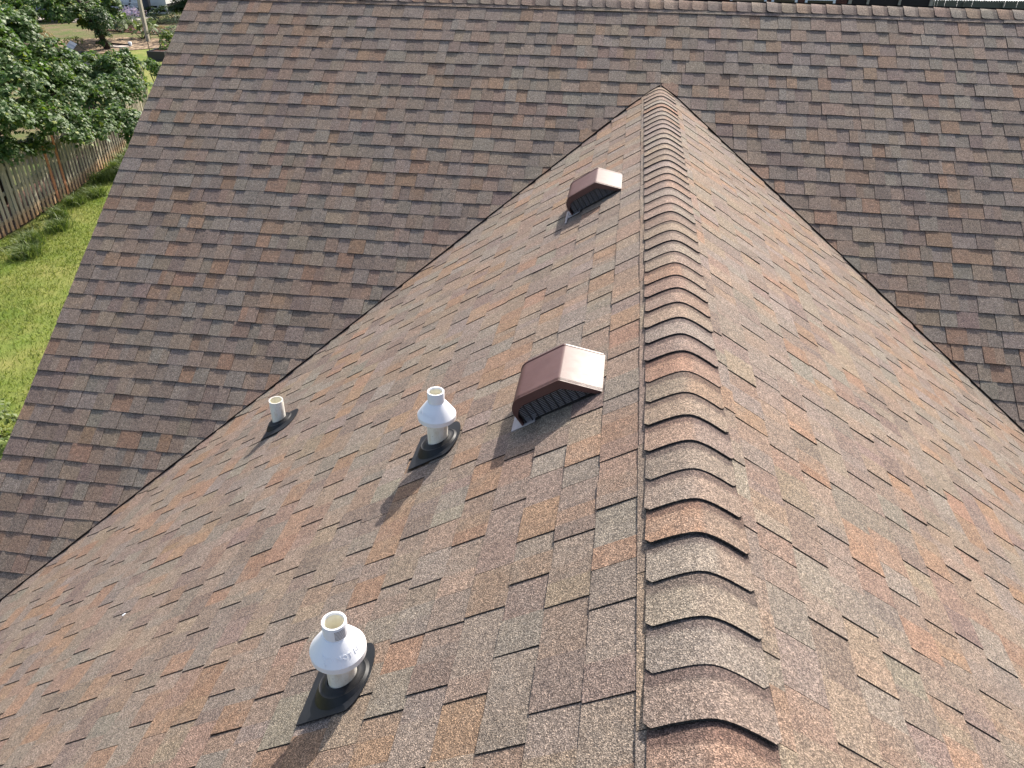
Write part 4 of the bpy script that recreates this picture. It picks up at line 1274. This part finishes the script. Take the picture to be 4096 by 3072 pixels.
# ---- beyond the ridge: brick house, screen, board fence
M['brick'] = noisy('dark_red_brick', (0.10, 0.045, 0.038), (0.065, 0.032, 0.030), 10, 0.9)
bh = empty('brick_house', (5.0, 25.4, GROUND)); tag(bh, 'dark red brick house with white window frames behind the main ridge', 'house')
m = MB(); m.box(-7.6, 2.4, 0.05, 7, 0, 4.6); m.build('wall', M['brick'], bh)
m = MB(); m.add([(-8, -.6, 4.5), (5.9, -.6, 4.5), (5.9, 3.5, 6.6), (-8, 3.5, 6.6), (5.9, 7.6, 4.5), (-8, 7.6, 4.5)], [(0, 1, 2, 3), (3, 2, 4, 5)])
m.build('roof', M['deck'], bh)
M['screen'] = newmat('dark_porch_screen', 0.8, (0.022, 0.02, 0.024))[0]
m = MB(); m.box(2.41, 5.4, 0.12, 6.9, 0, 4.49); m.build('screen_porch', M['screen'], bh)
M['bluewhite'] = newmat('pale_blue_white_paint', 0.5, (0.62, 0.68, 0.78))[0]
for x, w_ in ((2.45, .12), (3.1, .08), (4.2, .08), (5.27, .12)):
    m = MB(); m.box(x, x + w_, 0.05, 0.118, 0, 4.48); m.build('porch_post', M['greywood'], bh)
for x, w_ in ((-3.55, .5), (-1.7, 1.15), (-.2, .75), (1.0, .9)):
    f = MB(); f.box(x - .09, x, 0.0, 0.048, 1.0, 3.9); f.box(x + w_, x + w_ + .09, 0.0, 0.048, 1.0, 3.9); f.box(x + .002, x + w_ - .002, 0.0, 0.048, 3.8, 3.9); f.box(x + .002, x + w_ - .002, 0.0, 0.048, 1.0, 1.1)
    f = f.build('window_frame', M['bluewhite'], bh)
    m = MB(); m.box(x + .004, x + w_ - .004, 0.02, 0.046, 1.104, 3.796); m.build('pane', M['glass'], f)
M['fence2'] = noisy('grey_green_fence_boards', (0.12, 0.125, 0.10), (0.075, 0.08, 0.065), 6, 0.9, stretch=(5, 5, 0.6))
bf = empty('board_fence', (24, 48.8, GROUND)); tag(bf, 'grey green dog ear board fence at the top right beyond the ridge', 'fence')
fa, fb = Vector((17.1, 47.8, 0)), Vector((33.0, 50.0, 0))
fd = (fb - fa).normalized(); fl_ = (fb - fa).length
bo = MB(); w_ = 0.150
pr = [(-w_ / 2, 0), (w_ / 2, 0), (w_ / 2, 1.88), (w_ * .28, 1.94), (-w_ * .28, 1.94), (-w_ / 2, 1.88)]
bo.add([(x, 0, z) for x, z in pr] + [(x, .018, z) for x, z in pr], [(5, 4, 3, 2, 1, 0), tuple(range(6, 12))] + [(i, (i + 1) % 6, 6 + (i + 1) % 6, 6 + i) for i in range(6)])
bme = bpy.data.meshes.new('board'); bme.from_pydata(bo.v, [], bo.f); bme.materials.append(M['fence2']); bme.update()
TOPZ = 0.02
for i in range(int(fl_ / 0.152)):
    p = fa + fd * (0.152 * i)
    o = link_mesh('board', bme, None, bf, p + Vector((0, 0, TOPZ + rng.uniform(-.012, .012) )) - Vector((24, 48.8, 0)))
    o.rotation_euler = (0, rng.uniform(-.008, .008), math.atan2(fd.y, fd.x))
nrm = Vector((fd.y, -fd.x, 0))
for z in (TOPZ + 1.55, TOPZ + .35):
    m = MB(); m.bar(fa + nrm * .035 + Vector((-24, -48.8, z)), fb + nrm * .035 + Vector((-24, -48.8, z - .08)), .04, .09); m.build('rail', M['fence2'], bf)
for i in range(7):
    p = fa + fd * (2.4 * i) + nrm * 0.10
    m = MB(); m.box(-.05, .05, -.05, .05, 0, TOPZ + 1.85); m.build('post', M['fence2'], bf, p - Vector((24, 48.8, 0)))
